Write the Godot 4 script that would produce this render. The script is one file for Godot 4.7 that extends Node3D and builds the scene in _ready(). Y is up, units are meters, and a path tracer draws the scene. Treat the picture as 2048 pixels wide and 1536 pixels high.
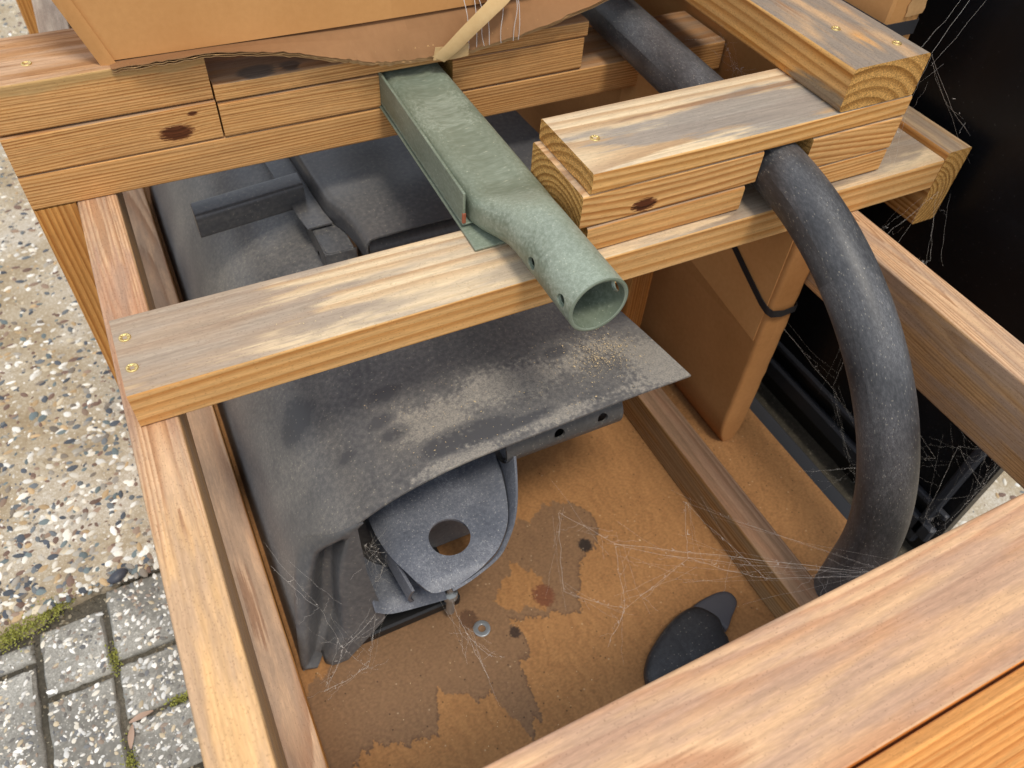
extends Node3D
# An open timber crate on paving, with steel parts inside. Lengths are metres; all shapes are given
# relative to the camera's height (1 m above the paving), K lifts them onto the ground at y = 0.

const K := Vector3(0, 1, 0)
var rng := RandomNumberGenerator.new()
var fibre := PackedByteArray()
var blotch := PackedByteArray()
var fine := PackedByteArray()
var white := PackedByteArray()
var taken := {}


# ---------------------------------------------------------------- geometry
class Geo:
	var v := PackedVector3Array()
	var n := PackedVector3Array()
	var uv := PackedVector2Array()
	var idx := PackedInt32Array()

	func vert(p: Vector3, t := Vector2.ZERO, nn := Vector3.ZERO) -> int:
		v.append(p)
		uv.append(t)
		n.append(nn)
		return v.size() - 1

	func tri(a: int, b: int, c: int) -> void:
		idx.append(a)
		idx.append(b)
		idx.append(c)

	func quad(a: int, b: int, c: int, d: int) -> void:
		tri(a, b, c)
		tri(a, c, d)

	# rows of equally many points; neighbours share vertices, so the sheet is smooth
	func grid(rows: Array, uvs: Array = [], wrap := false) -> void:
		var base := v.size()
		var w: int = rows[0].size()
		for r in rows.size():
			for c in w:
				vert(rows[r][c], uvs[r][c] if uvs else Vector2(float(c) / maxf(w - 1, 1), float(r) / maxf(rows.size() - 1, 1)))
		for r in rows.size() - 1:
			for c in (w if wrap else w - 1):
				var c2 := (c + 1) % w
				quad(base + r * w + c, base + r * w + c2, base + (r + 1) * w + c2, base + (r + 1) * w + c)

	func fan(pts: PackedVector3Array, flip := false) -> void:
		var m := Vector3.ZERO
		for p in pts:
			m += p
		var a := vert(m / pts.size(), Vector2(.5, .5))
		var b := v.size()
		for p in pts:
			vert(p, Vector2(.5, .5))
		for k in pts.size():
			var k2 := (k + 1) % pts.size()
			if flip:
				tri(a, b + k2, b + k)
			else:
				tri(a, b + k, b + k2)

	# closed rings joined to a solid, capped at both ends
	func loft(rings: Array, caps := true, uvs: Array = []) -> void:
		grid(rings, uvs, uvs.is_empty())
		if caps:
			fan(rings[0], true)
			fan(rings[-1])

	func tube(path: PackedVector3Array, rad, sides := 8, caps := true) -> void:
		var rings := []
		var uvs := []
		var side := Vector3.ZERO
		var far := 0.0
		for k in path.size():
			var t := (path[mini(k + 1, path.size() - 1)] - path[maxi(k - 1, 0)]).normalized()
			if side == Vector3.ZERO:
				side = t.cross(Vector3(.31, .9, .2)).normalized()
			side = (side - t * side.dot(t)).normalized()
			var up := t.cross(side)
			if k > 0:
				far += path[k].distance_to(path[k - 1])
			var ring := PackedVector3Array()
			var us := PackedVector2Array()
			var rr: float = rad[k] if rad is Array or rad is PackedFloat32Array else rad
			for s in sides + 1:
				var a := TAU * s / sides
				ring.append(path[k] + (side * cos(a) + up * sin(a)) * rr)
				us.append(Vector2(float(s) / sides, far))
			rings.append(ring)
			uvs.append(us)
		grid(rings, uvs)
		if caps:
			fan(rings[0].slice(0, sides), true)
			fan(rings[-1].slice(0, sides))

	# a box with rounded edges along z of its own frame is rarely needed: here a plain bevelled block
	func block(lo: Vector3, hi: Vector3, c := 0.0015) -> void:
		var rings := []
		for k in 4:
			var y: float = [lo.y, lo.y + c, hi.y - c, hi.y][k]
			var i: float = c if k == 0 or k == 3 else 0.0
			var r := PackedVector3Array()
			var x0 := lo.x + i
			var x1 := hi.x - i
			var z0 := lo.z + i
			var z1 := hi.z - i
			for p in [[x0 + c, z0], [x1 - c, z0], [x1, z0 + c], [x1, z1 - c], [x1 - c, z1], [x0 + c, z1], [x0, z1 - c], [x0, z0 + c]]:
				r.append(Vector3(p[0], y, p[1]))
			rings.append(r)
		hard(rings)

	# as loft, with every face flat
	func hard(rings: Array) -> void:
		for k in rings.size() - 1:
			var w: int = rings[k].size()
			for c in w:
				var c2 := (c + 1) % w
				var b := v.size()
				for p in [rings[k][c], rings[k][c2], rings[k + 1][c2], rings[k + 1][c]]:
					vert(p, Vector2(p.x, p.z))
				quad(b, b + 1, b + 2, b + 3)
		fan(rings[0], true)
		fan(rings[-1])

	# a sheet of metal, card or cloth: rows of points on its face, given a thickness along its normals
	func sheet(rows: Array, thick: float, uvs: Array = []) -> void:
		var h := rows.size()
		var w: int = rows[0].size()
		var under := []
		for r in h:
			var line := PackedVector3Array()
			for c in w:
				var du: Vector3 = rows[r][mini(c + 1, w - 1)] - rows[r][maxi(c - 1, 0)]
				var dv: Vector3 = rows[mini(r + 1, h - 1)][c] - rows[maxi(r - 1, 0)][c]
				line.append(rows[r][c] - du.cross(dv).normalized() * thick)
			under.append(line)
		grid(rows, uvs)
		var back := []
		var buv := []
		for r in h:
			var line := PackedVector3Array(under[r])
			line.reverse()
			back.append(line)
			if uvs:
				var u2 := PackedVector2Array(uvs[r])
				u2.reverse()
				buv.append(u2)
		grid(back, buv)
		var edge := func(a: PackedVector3Array, b: PackedVector3Array, ua: Array) -> void:
			grid([a, b], [ua, ua] if ua else [])
		var ce := func(c: int) -> Array:
			var a := PackedVector3Array()
			var b := PackedVector3Array()
			for r in h:
				a.append(rows[r][c])
				b.append(under[r][c])
			var ua := []
			if uvs:
				for r in h:
					ua.append(uvs[r][c])
			return [a, b, ua]
		edge.call(under[0], rows[0], Array(uvs[0]) if uvs else [])
		edge.call(rows[h - 1], under[h - 1], Array(uvs[h - 1]) if uvs else [])
		var l: Array = ce.call(0)
		edge.call(l[0], l[1], l[2])
		l = ce.call(w - 1)
		edge.call(l[1], l[0], l[2])

	# outer and inner skin of a wall over (u, v), with round holes through it
	func holed(fo: Callable, fi: Callable, us: Array, vs: Array, holes: Array, tex := Vector2.ONE) -> void:
		var U := us.duplicate()
		var W := vs.duplicate()
		for h in holes:
			for s in [-1, 1]:
				U.append(h[0] + s * h[2] * 1.5)
				W.append(h[1] + s * h[3] * 1.5)
		U.sort()
		W.sort()
		for skin in 2:
			var f: Callable = fo if skin == 0 else fi
			var at := {}
			var base := v.size()
			for a in W.size():
				for b in U.size():
					vert(f.call(U[b], W[a]), Vector2(U[b], W[a]) * tex)
			for a in W.size() - 1:
				for b in U.size() - 1:
					var mu: float = (U[b] + U[b + 1]) / 2
					var mw: float = (W[a] + W[a + 1]) / 2
					var inside := false
					for h in holes:
						if absf(mu - h[0]) < h[2] * 1.5 and absf(mw - h[1]) < h[3] * 1.5:
							inside = true
					if inside:
						continue
					var q := [base + a * U.size() + b, base + a * U.size() + b + 1, base + (a + 1) * U.size() + b + 1, base + (a + 1) * U.size() + b]
					if skin == 0:
						quad(q[0], q[1], q[2], q[3])
					else:
						quad(q[3], q[2], q[1], q[0])
			for h in holes:
				var rows := []
				var uvs := []
				for k in 4:
					var line := PackedVector3Array()
					var lu := PackedVector2Array()
					for s in 25:
						var a := TAU * s / 24
						var dir := Vector2(cos(a), sin(a))
						var out := dir / maxf(absf(dir.x), absf(dir.y)) * 1.5
						var q := dir.lerp(out, k / 3.0)
						line.append(f.call(h[0] + q.x * h[2], h[1] + q.y * h[3]))
						lu.append(Vector2(h[0] + q.x * h[2], h[1] + q.y * h[3]) * tex)
					if skin == 0:
						line.reverse()
						lu.reverse()
					rows.append(line)
					uvs.append(lu)
				rows.reverse()
				uvs.reverse()
				if skin == 0:
					rows.reverse()
					uvs.reverse()
				grid(rows, uvs)
		for h in holes:
			var rows := [PackedVector3Array(), PackedVector3Array()]
			for s in 25:
				var a := TAU * s / 24
				rows[0].append(fo.call(h[0] + cos(a) * h[2], h[1] + sin(a) * h[3]))
				rows[1].append(fi.call(h[0] + cos(a) * h[2], h[1] + sin(a) * h[3]))
			grid(rows)

	func mesh(solid := true) -> ArrayMesh:
		var vol := 0.0
		for k in range(0, idx.size(), 3):
			vol += v[idx[k]].dot(v[idx[k + 1]].cross(v[idx[k + 2]]))
		if solid and vol < 0:
			for k in range(0, idx.size(), 3):
				var t := idx[k]
				idx[k] = idx[k + 1]
				idx[k + 1] = t
		var nn := PackedVector3Array()
		nn.resize(v.size())
		for k in range(0, idx.size(), 3):
			var f := (v[idx[k + 1]] - v[idx[k]]).cross(v[idx[k + 2]] - v[idx[k]])
			for j in 3:
				nn[idx[k + j]] += f
		for k in v.size():
			nn[k] = n[k] if n[k] != Vector3.ZERO else (nn[k].normalized() if nn[k].length_squared() > 1e-30 else Vector3.UP)
		for k in range(0, idx.size(), 3):
			var t := idx[k]
			idx[k] = idx[k + 1]
			idx[k + 1] = t
		var a := []
		a.resize(Mesh.ARRAY_MAX)
		a[Mesh.ARRAY_VERTEX] = v
		a[Mesh.ARRAY_NORMAL] = nn
		a[Mesh.ARRAY_TEX_UV] = uv
		a[Mesh.ARRAY_INDEX] = idx
		var m := ArrayMesh.new()
		m.add_surface_from_arrays(Mesh.PRIMITIVE_TRIANGLES, a)
		return m


func numbered(called: String) -> String:
	var k: int = taken.get(called, 0)
	taken[called] = k + 1
	return called if k == 0 else "%s_%03d" % [called, k]


func tag(o: Node, label: String, category: String, group := "", kind := "") -> void:
	if label:
		o.set_meta("label", label)
	if category:
		o.set_meta("category", category)
	if group:
		o.set_meta("group", group)
	if kind:
		o.set_meta("kind", kind)


func thing(called: String, base: Vector3, label: String, category: String, group := "") -> Node3D:
	var o := Node3D.new()
	o.name = numbered(called)
	add_child(o)
	o.position = base + K
	tag(o, label, category, group)
	return o


func where(o: Node) -> Vector3:
	var p := Vector3.ZERO
	while o is Node3D and o != self:
		p += (o as Node3D).position
		o = o.get_parent()
	return p


# one named mesh; its origin is the middle of its box
func put(called: String, g: Geo, mat: Material, parent: Node = self, label := "", solid := true) -> MeshInstance3D:
	var lo := g.v[0]
	var hi := g.v[0]
	for p in g.v:
		lo = lo.min(p)
		hi = hi.max(p)
	var mid := (lo + hi) / 2
	for k in g.v.size():
		g.v[k] -= mid
	var o := MeshInstance3D.new()
	o.mesh = g.mesh(solid)
	o.mesh.surface_set_material(0, mat)
	o.name = numbered(called) if parent == self else called
	parent.add_child(o, true)
	o.position = mid + K - where(parent)
	if label:
		o.set_meta("label", label)
	return o


func smooth_path(pts: Array, per := 8) -> PackedVector3Array:
	var out := PackedVector3Array()
	for k in pts.size() - 1:
		var a: Vector3 = pts[maxi(k - 1, 0)]
		var b: Vector3 = pts[k]
		var c: Vector3 = pts[k + 1]
		var d: Vector3 = pts[mini(k + 2, pts.size() - 1)]
		for s in per:
			out.append(b.cubic_interpolate(c, a, d, float(s) / per))
	out.append(pts[-1])
	return out


# ---------------------------------------------------------------- surfaces
func noise_bytes(freq: float, octaves: int, sd: int, gain := .5) -> PackedByteArray:
	var f := FastNoiseLite.new()
	f.noise_type = FastNoiseLite.TYPE_SIMPLEX_SMOOTH
	f.seed = sd
	f.frequency = freq
	f.fractal_octaves = octaves
	f.fractal_gain = gain
	var img := f.get_seamless_image(512, 512, false, false, .15, true)
	img.convert(Image.FORMAT_L8)
	return img.get_data()


func plain(c: Color, rough: float, metal := 0.0, spec := .5) -> StandardMaterial3D:
	var m := StandardMaterial3D.new()
	m.albedo_color = c
	m.roughness = rough
	m.metallic = metal
	m.metallic_specular = spec
	return m


func textured(img: Image, rough: float, bump := 0.0, spec := .4, metal := 0.0) -> StandardMaterial3D:
	var m := StandardMaterial3D.new()
	var t := ImageTexture.create_from_image(img)
	m.albedo_texture = t
	m.roughness = rough
	m.metallic_specular = spec
	m.metallic = metal
	if bump != 0.0:
		m.heightmap_enabled = true
		m.heightmap_texture = t
		m.heightmap_scale = bump
	return m


# Growth rings of a sawn timber: every texel is a point of the solid, so the grain runs on round the edges and
# into the end grain. Rows: face A, then face B; the end grain lies in the last columns.
func bake_wood(length: float, width: float, height: float, o: Dictionary) -> Image:
	var ru: float = o.get("ru", .0009)
	var rv: float = o.get("rv", .0006)
	var W := int(ceil(length / ru))
	var RA := maxi(int(ceil(width / rv)), 8)
	var RB := maxi(int(ceil(height / rv)), 8)
	var full := W + RB
	var r := RandomNumberGenerator.new()
	r.seed = o.get("seed", 1) * 7919 + 13
	var spacing: float = o.get("ring", .0035)
	var pc: float = o.get("pith", Vector2(.01, -.06)).x
	var qc: float = o.get("pith", Vector2(.01, -.06)).y
	# ring profile: pale early wood, dark narrow late wood, rings of unequal width
	var lut := PackedFloat32Array()
	lut.resize(4096)
	var at := 0
	while at < 4096:
		var wd := int(64 * r.randf_range(.55, 1.5))
		var dark := r.randf_range(.55, 1.0)
		for k in wd:
			if at + k < 4096:
				var t := float(k) / wd
				lut[at + k] = dark * (smoothstep(.25, .88, t) if t < .92 else (1.0 - t) / .08)
		at += wd
	var wp := PackedFloat32Array()
	var wq := PackedFloat32Array()
	wp.resize(full)
	wq.resize(full)
	var wave: float = o.get("wave", .006)
	var f1 := r.randf_range(3, 6)
	var f2 := r.randf_range(7, 13)
	var h1 := r.randf() * 6
	var h2 := r.randf() * 6
	for x in full:
		var s := x * ru
		wp[x] = wave * (sin(s * f1 + h1) + .4 * sin(s * f2 + h2))
		wq[x] = wave * (sin(s * f1 * .8 + h2) + .4 * sin(s * f2 * 1.2 + h1)) + s * o.get("slope", .01)
	var ea: Color = o.get("ea", Color8(206, 172, 132))
	var la: Color = o.get("la", Color8(166, 126, 88))
	var grey: Color = o.get("grey", Color8(146, 131, 117))
	var ga: float = o.get("weather", .5)
	var eb: Color = o.get("eb", Color8(208, 150, 86))
	var lb: Color = o.get("lb", Color8(158, 98, 44))
	var inv := 64.0 / spacing
	var o1 := r.randi() % 512
	var o2 := r.randi() % 512
	var bl: float = o.get("blotch_at", .5)
	var data := PackedByteArray()
	data.resize(full * (RA + RB) * 3)
	var knots: Array = o.get("knots", [])
	var stains: Array = o.get("stains", [])
	var speck: int = o.get("speck", 251)
	for row in RA + RB:
		var isA := row < RA
		var p := (row + .5) * rv - width / 2 if isA else width / 2
		var q := height / 2 if isA else height / 2 - (row - RA + .5) * rv
		var e := ea if isA else eb
		var l := la if isA else lb
		var er := e.r * 255
		var eg := e.g * 255
		var ebb := e.b * 255
		var dr := (l.r - e.r) * 255
		var dg := (l.g - e.g) * 255
		var db := (l.b - e.b) * 255
		var gr := grey.r * 255
		var gg := grey.g * 255
		var gb := grey.b * 255
		var near := []
		var cross := (row + .5) * rv if isA else (row - RA + .5) * rv
		for k in knots:
			if (k[0] == 0) == isA and absf(cross - k[2]) < k[3] * 4:
				near.append(k)
		var st := []
		for k in stains:
			if (k[0] == 0) == isA and absf(cross - k[2]) < k[4] * 1.5:
				st.append(k)
		var fo := ((row * 3 + o1) & 511) * 512
		var bo := ((row * 2 + o2) & 511) * 512
		var wo := ((row * 7 + o1) & 511) * 512
		var wa: float = ga if isA else o.get("weather_b", .06)
		for x in full:
			var pp := p
			var qq := q
			var xs := x
			if x >= W:   # end grain
				if not isA:
					continue
				qq = height / 2 - (x - W + .5) * rv
				pp = (row + .5) * rv - width / 2
				xs = W - 1
			var fb := fibre[fo + (((x >> 3) + o2) & 511)]
			var f2b := fine[wo + (((x >> 1) + o1) & 511)]
			var dp := pp - pc + wp[xs]
			var dq := qq - qc + wq[xs]
			var rad := sqrt(dp * dp + dq * dq) + (fb - 128) * .0000035
			var dark := 0.0
			var hole := 0.0
			if near and x < W:
				var s := x * ru
				for k in near:
					var ds: float = (s - k[1]) / (k[3] * 1.9)
					var dc: float = (cross - k[2]) / k[3]
					var d2: float = ds * ds + dc * dc
					rad += k[3] * .55 * exp(-d2 * .7)
					if d2 < 1.6:
						dark = maxf(dark, clampf((1.25 - sqrt(d2) + (f2b - 128) * .004) * 3.0, 0, 1) * k[4])
			var lt := lut[int(rad * inv) & 4095]
			var m := .84 + .17 * fb / 128.0 * .5 + .16 * f2b / 255.0
			var cr := (er + dr * lt) * m
			var cg := (eg + dg * lt) * m
			var cb := (ebb + db * lt) * m
			if x >= W:
				m = .66 + .46 * white[wo + ((x * 5) & 511)] / 255.0
				cr = (222 - 66 * lt) * m
				cg = (170 - 62 * lt) * m
				cb = (98 - 46 * lt) * m
			else:
				var b := blotch[bo + (((x >> 1) + o2) & 511)] / 255.0 + (fb - 128) * .0008
				var g: float = clampf((b - bl) * 2.6 + .5, 0, 1) * wa
				if st:
					var s := x * ru
					for k in st:
						var ds: float = (s - k[1]) / k[3]
						var dc: float = (cross - k[2]) / k[4]
						var d: float = 1.0 - sqrt(ds * ds + dc * dc) + (b - .5) * 1.1 + (fb - 128) * .0011
						var amt: float = clampf(d * 3.2, 0, 1) * k[6]
						var c: Color = k[5]
						cr += (c.r * 255 * m - cr) * amt
						cg += (c.g * 255 * m - cg) * amt
						cb += (c.b * 255 * m - cb) * amt
				if g > 0:
					cr += (gr * m - cr) * g
					cg += (gg * m - cg) * g
					cb += (gb * m - cb) * g
				if white[wo + ((x * 3) & 511)] > speck and f2b > 120:
					cr *= .84
					cg *= .83
					cb *= .82
				if dark > 0:
					var kr := 92.0 - 34.0 * lt
					cr += (kr * m - cr) * dark
					cg += (kr * .55 * m - cg) * dark
					cb += (kr * .32 * m - cb) * dark
			var i := (row * full + x) * 3
			data[i] = clampi(int(cr), 0, 255)
			data[i + 1] = clampi(int(cg), 0, 255)
			data[i + 2] = clampi(int(cb), 0, 255)
	return Image.create_from_data(full, RA + RB, false, Image.FORMAT_RGB8, data)


# a sawn timber between two corners, running along axis (0 x, 1 y, 2 z). Face A is its top (its near face when it
# stands), face B its side towards +-p.
func timber(called: String, parent: Node, axis: int, lo: Vector3, hi: Vector3, bside: int, o: Dictionary, label := "", c := .0028) -> MeshInstance3D:
	var size := hi - lo
	var mid := (lo + hi) / 2
	var ln := size[axis]
	var w := (size.z if axis == 0 else size.x) / 2
	var h := (size.z if axis == 1 else size.y) / 2
	var img := bake_wood(ln, w * 2, h * 2, o)
	var rv: float = o.get("rv", .0006)
	var ru: float = o.get("ru", .0009)
	var RA := maxi(int(ceil(w * 2 / rv)), 8)
	var RB := maxi(int(ceil(h * 2 / rv)), 8)
	var H := float(RA + RB)
	var W := ceil(ln / ru)
	var full := float(img.get_width())
	var at := func(s: float, p: float, q: float) -> Vector3:
		p *= bside
		if axis == 0:
			return mid + Vector3(s, q, p)
		if axis == 2:
			return mid + Vector3(p, q, s)
		return mid + Vector3(p, s, q)
	var nat := func(p: float, q: float) -> Vector3:
		return at.call(0, p, q) - mid
	var g := Geo.new()
	var strip := []   # p, q, np, nq, v
	var back := []
	var seg := 3
	for k in seg + 1:
		var a := PI - PI / 2 * k / seg
		strip.append([-w + c + cos(a) * c, h - c + sin(a) * c, cos(a), sin(a), RA * c * k / seg / (2 * w) / H])
	for k in seg + 1:
		var a := PI / 2 - PI / 2 * k / seg
		var v0 := RA * (1 - c / (2 * w))
		var v1 := RA + RB * c / (2 * h)
		strip.append([w - c + cos(a) * c, h - c + sin(a) * c, cos(a), sin(a), lerpf(v0, v1, float(k) / seg) / H])
	for k in seg + 1:
		var a := -PI / 2 * k / seg
		strip.append([w - c + cos(a) * c, -h + c + sin(a) * c, cos(a), sin(a), (RA + RB * (1 - c / (2 * h) * (1 - float(k) / seg))) / H])
	back.append([w - c, -h, 0, -1, RA / H * .97])
	for k in seg + 1:
		var a := -PI / 2 - PI / 2 * k / seg
		back.append([-w + c + cos(a) * c, -h + c + sin(a) * c, cos(a), sin(a), .02 * RA / H])
	var back2 := [[-w, -h + c, -1, 0, .99], [-w, h - c, -1, 0, (RA + 2) / H]]
	for list in [strip, back, back2]:
		var base := g.v.size()
		for e in 2:
			for q in list:
				g.vert(at.call(-ln / 2 if e == 0 else ln / 2, q[0], q[1]), Vector2((.5 if e == 0 else W - .5) / full, q[4]), nat.call(q[2], q[3]).normalized())
		for k in list.size() - 1:
			g.quad(base + k, base + k + 1, base + list.size() + k + 1, base + list.size() + k)
	# ends, slightly rough-cut
	for e in 2:
		var s := -ln / 2 if e == 0 else ln / 2
		var nrm: Vector3 = (at.call(signf(s), 0, 0) - mid).normalized()
		var ring := strip + back.slice(2) + []
		var m := g.vert(at.call(s, 0, 0), Vector2((W + RB * .5) / full, RA * .5 / H), nrm)
		var b := g.v.size()
		for q in ring:
			g.vert(at.call(s, q[0], q[1]), Vector2((W + 1 + (RB - 2) * (h - q[1]) / (2 * h)) / full, clampf((q[0] + w) / (2 * w), .01, .99) * RA / H), nrm)
		for k in ring.size():
			var k2 := (k + 1) % ring.size()
			if e == 0:
				g.tri(m, b + k2, b + k)
			else:
				g.tri(m, b + k, b + k2)
	var mat := textured(img, .82, .025, .25)
	var made := put(called, g, mat, parent, label)
	if called.begins_with("packing"):
		made.rotation.y = rng.randf_range(-.004, .004)
	return made


func screw(parent: Node, p: Vector3, m: Material, md: Material) -> void:
	var g := Geo.new()
	var rings := []
	for k in 6:
		var rr: float = [.0043, .0046, .0046, .0040, .0024, .0016][k]
		var y: float = [-.004, -.0008, .0003, .0007, .0003, -.0038][k]
		var ring := PackedVector3Array()
		for s in 24:
			var a := TAU * s / 24
			var star := 1.0 + (.28 * cos(a * 6) if k >= 4 else 0.0)
			ring.append(p + Vector3(cos(a) * rr * star, y, sin(a) * rr * star))
		rings.append(ring)
	g.loft(rings, true)
	var o := put("screw", g, m, parent)
	o.set_meta("label", "small yellow star drive screw head")


# dust, stains and scuffs on painted steel. patches: [u, v, ru, rv, amount] of bare, wiped paint (in metres)
func bake_metal(wm: float, hm: float, res: float, o: Dictionary) -> Image:
	var W := int(wm / res)
	var H := int(hm / res)
	var dark: Color = o.dark
	var dust: Color = o.dust
	var tint: Color = o.get("tint", dust)
	var base: float = o.get("base", .4)
	var amp: float = o.get("amp", 1.4)
	var grain: float = o.get("grain", .5)
	var patches: Array = o.get("patches", [])
	var spots: int = o.get("spots", 252)
	var data := PackedByteArray()
	data.resize(W * H * 3)
	var sd: int = o.get("seed", 0)
	for y in H:
		var vm := y * res
		var bo := ((y / 2 + sd * 31) & 511) * 512
		var fo := ((y + sd * 57) & 511) * 512
		var wo := ((y * 3 + sd * 11) & 511) * 512
		var near := []
		for k in patches:
			if absf(vm - k[1]) < k[3] * 1.9:
				near.append(k)
		for x in W:
			var b := blotch[bo + ((x / 2 + sd * 91) & 511)] / 255.0
			var f := fine[fo + ((x + sd * 23) & 511)] / 255.0
			var wh := white[wo + ((x * 5 + sd) & 511)]
			var d := base + (b - .5) * amp + (f - .5) * .5
			for k in near:
				var du: float = (x * res - k[0]) / k[2]
				var dv: float = (vm - k[1]) / k[3]
				var e: float = 1.0 - sqrt(du * du + dv * dv) + (f - .5) * .9 + (b - .5) * 1.7
				d += clampf(e * 2.2, 0, 1) * k[4]
			d = clampf(d, 0, 1)
			var t := d * (1 - grain + grain * wh / 160.0)
			var c := dark.lerp(dust.lerp(tint, b), clampf(t, 0, 1))
			if wh > spots and f > .45:
				c = c.lerp(o.get("spot", Color8(196, 184, 156)), .75)
			var i := (y * W + x) * 3
			data[i] = c.r8
			data[i + 1] = c.g8
			data[i + 2] = c.b8
	return Image.create_from_data(W, H, false, Image.FORMAT_RGB8, data)


func _ready() -> void:
	# ---- camera
	var cam := Camera3D.new()
	cam.name = "camera"
	add_child(cam)
	var att := CameraAttributesPhysical.new()
	att.frustum_focal_length = 24.657
	att.frustum_focus_distance = .69
	att.frustum_near = .02
	att.frustum_far = 80.0
	att.exposure_aperture = 8.0
	cam.attributes = att
	cam.fov = 51.907
	cam.near = .02
	cam.far = 80.0
	cam.transform = Transform3D(Basis(Vector3(0.89514973, 0.05398803, 0.44248418), Vector3(0.3000307, 0.66116581, -0.68763461), Vector3(-0.32967945, 0.74829477, 0.57564433)), K)
	cam.current = true

	# ---- sky, sun, exposure
	var env := Environment.new()
	var sky := Sky.new()
	var sm := ProceduralSkyMaterial.new()
	sm.sky_top_color = Color(.80, .84, .90)
	sm.sky_horizon_color = Color(.86, .87, .88)
	sm.sky_curve = .25
	sm.ground_horizon_color = Color(.55, .53, .50)
	sm.ground_bottom_color = Color(.30, .28, .26)
	sm.sun_angle_max = 0.0
	sky.sky_material = sm
	env.background_mode = Environment.BG_SKY
	env.sky = sky
	env.background_energy_multiplier = 1.0
	env.tonemap_mode = Environment.TONE_MAPPER_LINEAR
	env.tonemap_exposure = 1.6
	env.sdfgi_enabled = true
	env.ssao_enabled = true
	env.ssil_enabled = true
	var we := WorldEnvironment.new()
	we.name = "world_environment"
	we.environment = env
	add_child(we)
	var sun := DirectionalLight3D.new()
	sun.name = "sun"
	sun.light_energy = .45
	sun.light_angular_distance = 14.0
	sun.light_color = Color(1, .965, .91)
	sun.shadow_enabled = true
	add_child(sun)
	sun.look_at_from_position(Vector3(.05, 1.9, .75) + K, Vector3.ZERO + K, Vector3.UP)

	rng.seed = 4242
	fibre = noise_bytes(.05, 3, 3)
	blotch = noise_bytes(.011, 4, 8, .55)
	fine = noise_bytes(.12, 3, 15, .6)
	white.resize(512 * 512)
	for k in white.size():
		white[k] = rng.randi() & 255

	ground()
	crate()
	black_panel()
	mudguards()
	green_tube()
	bent_pipe()
	cardboard()
	small_things()
	cobwebs()


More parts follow.
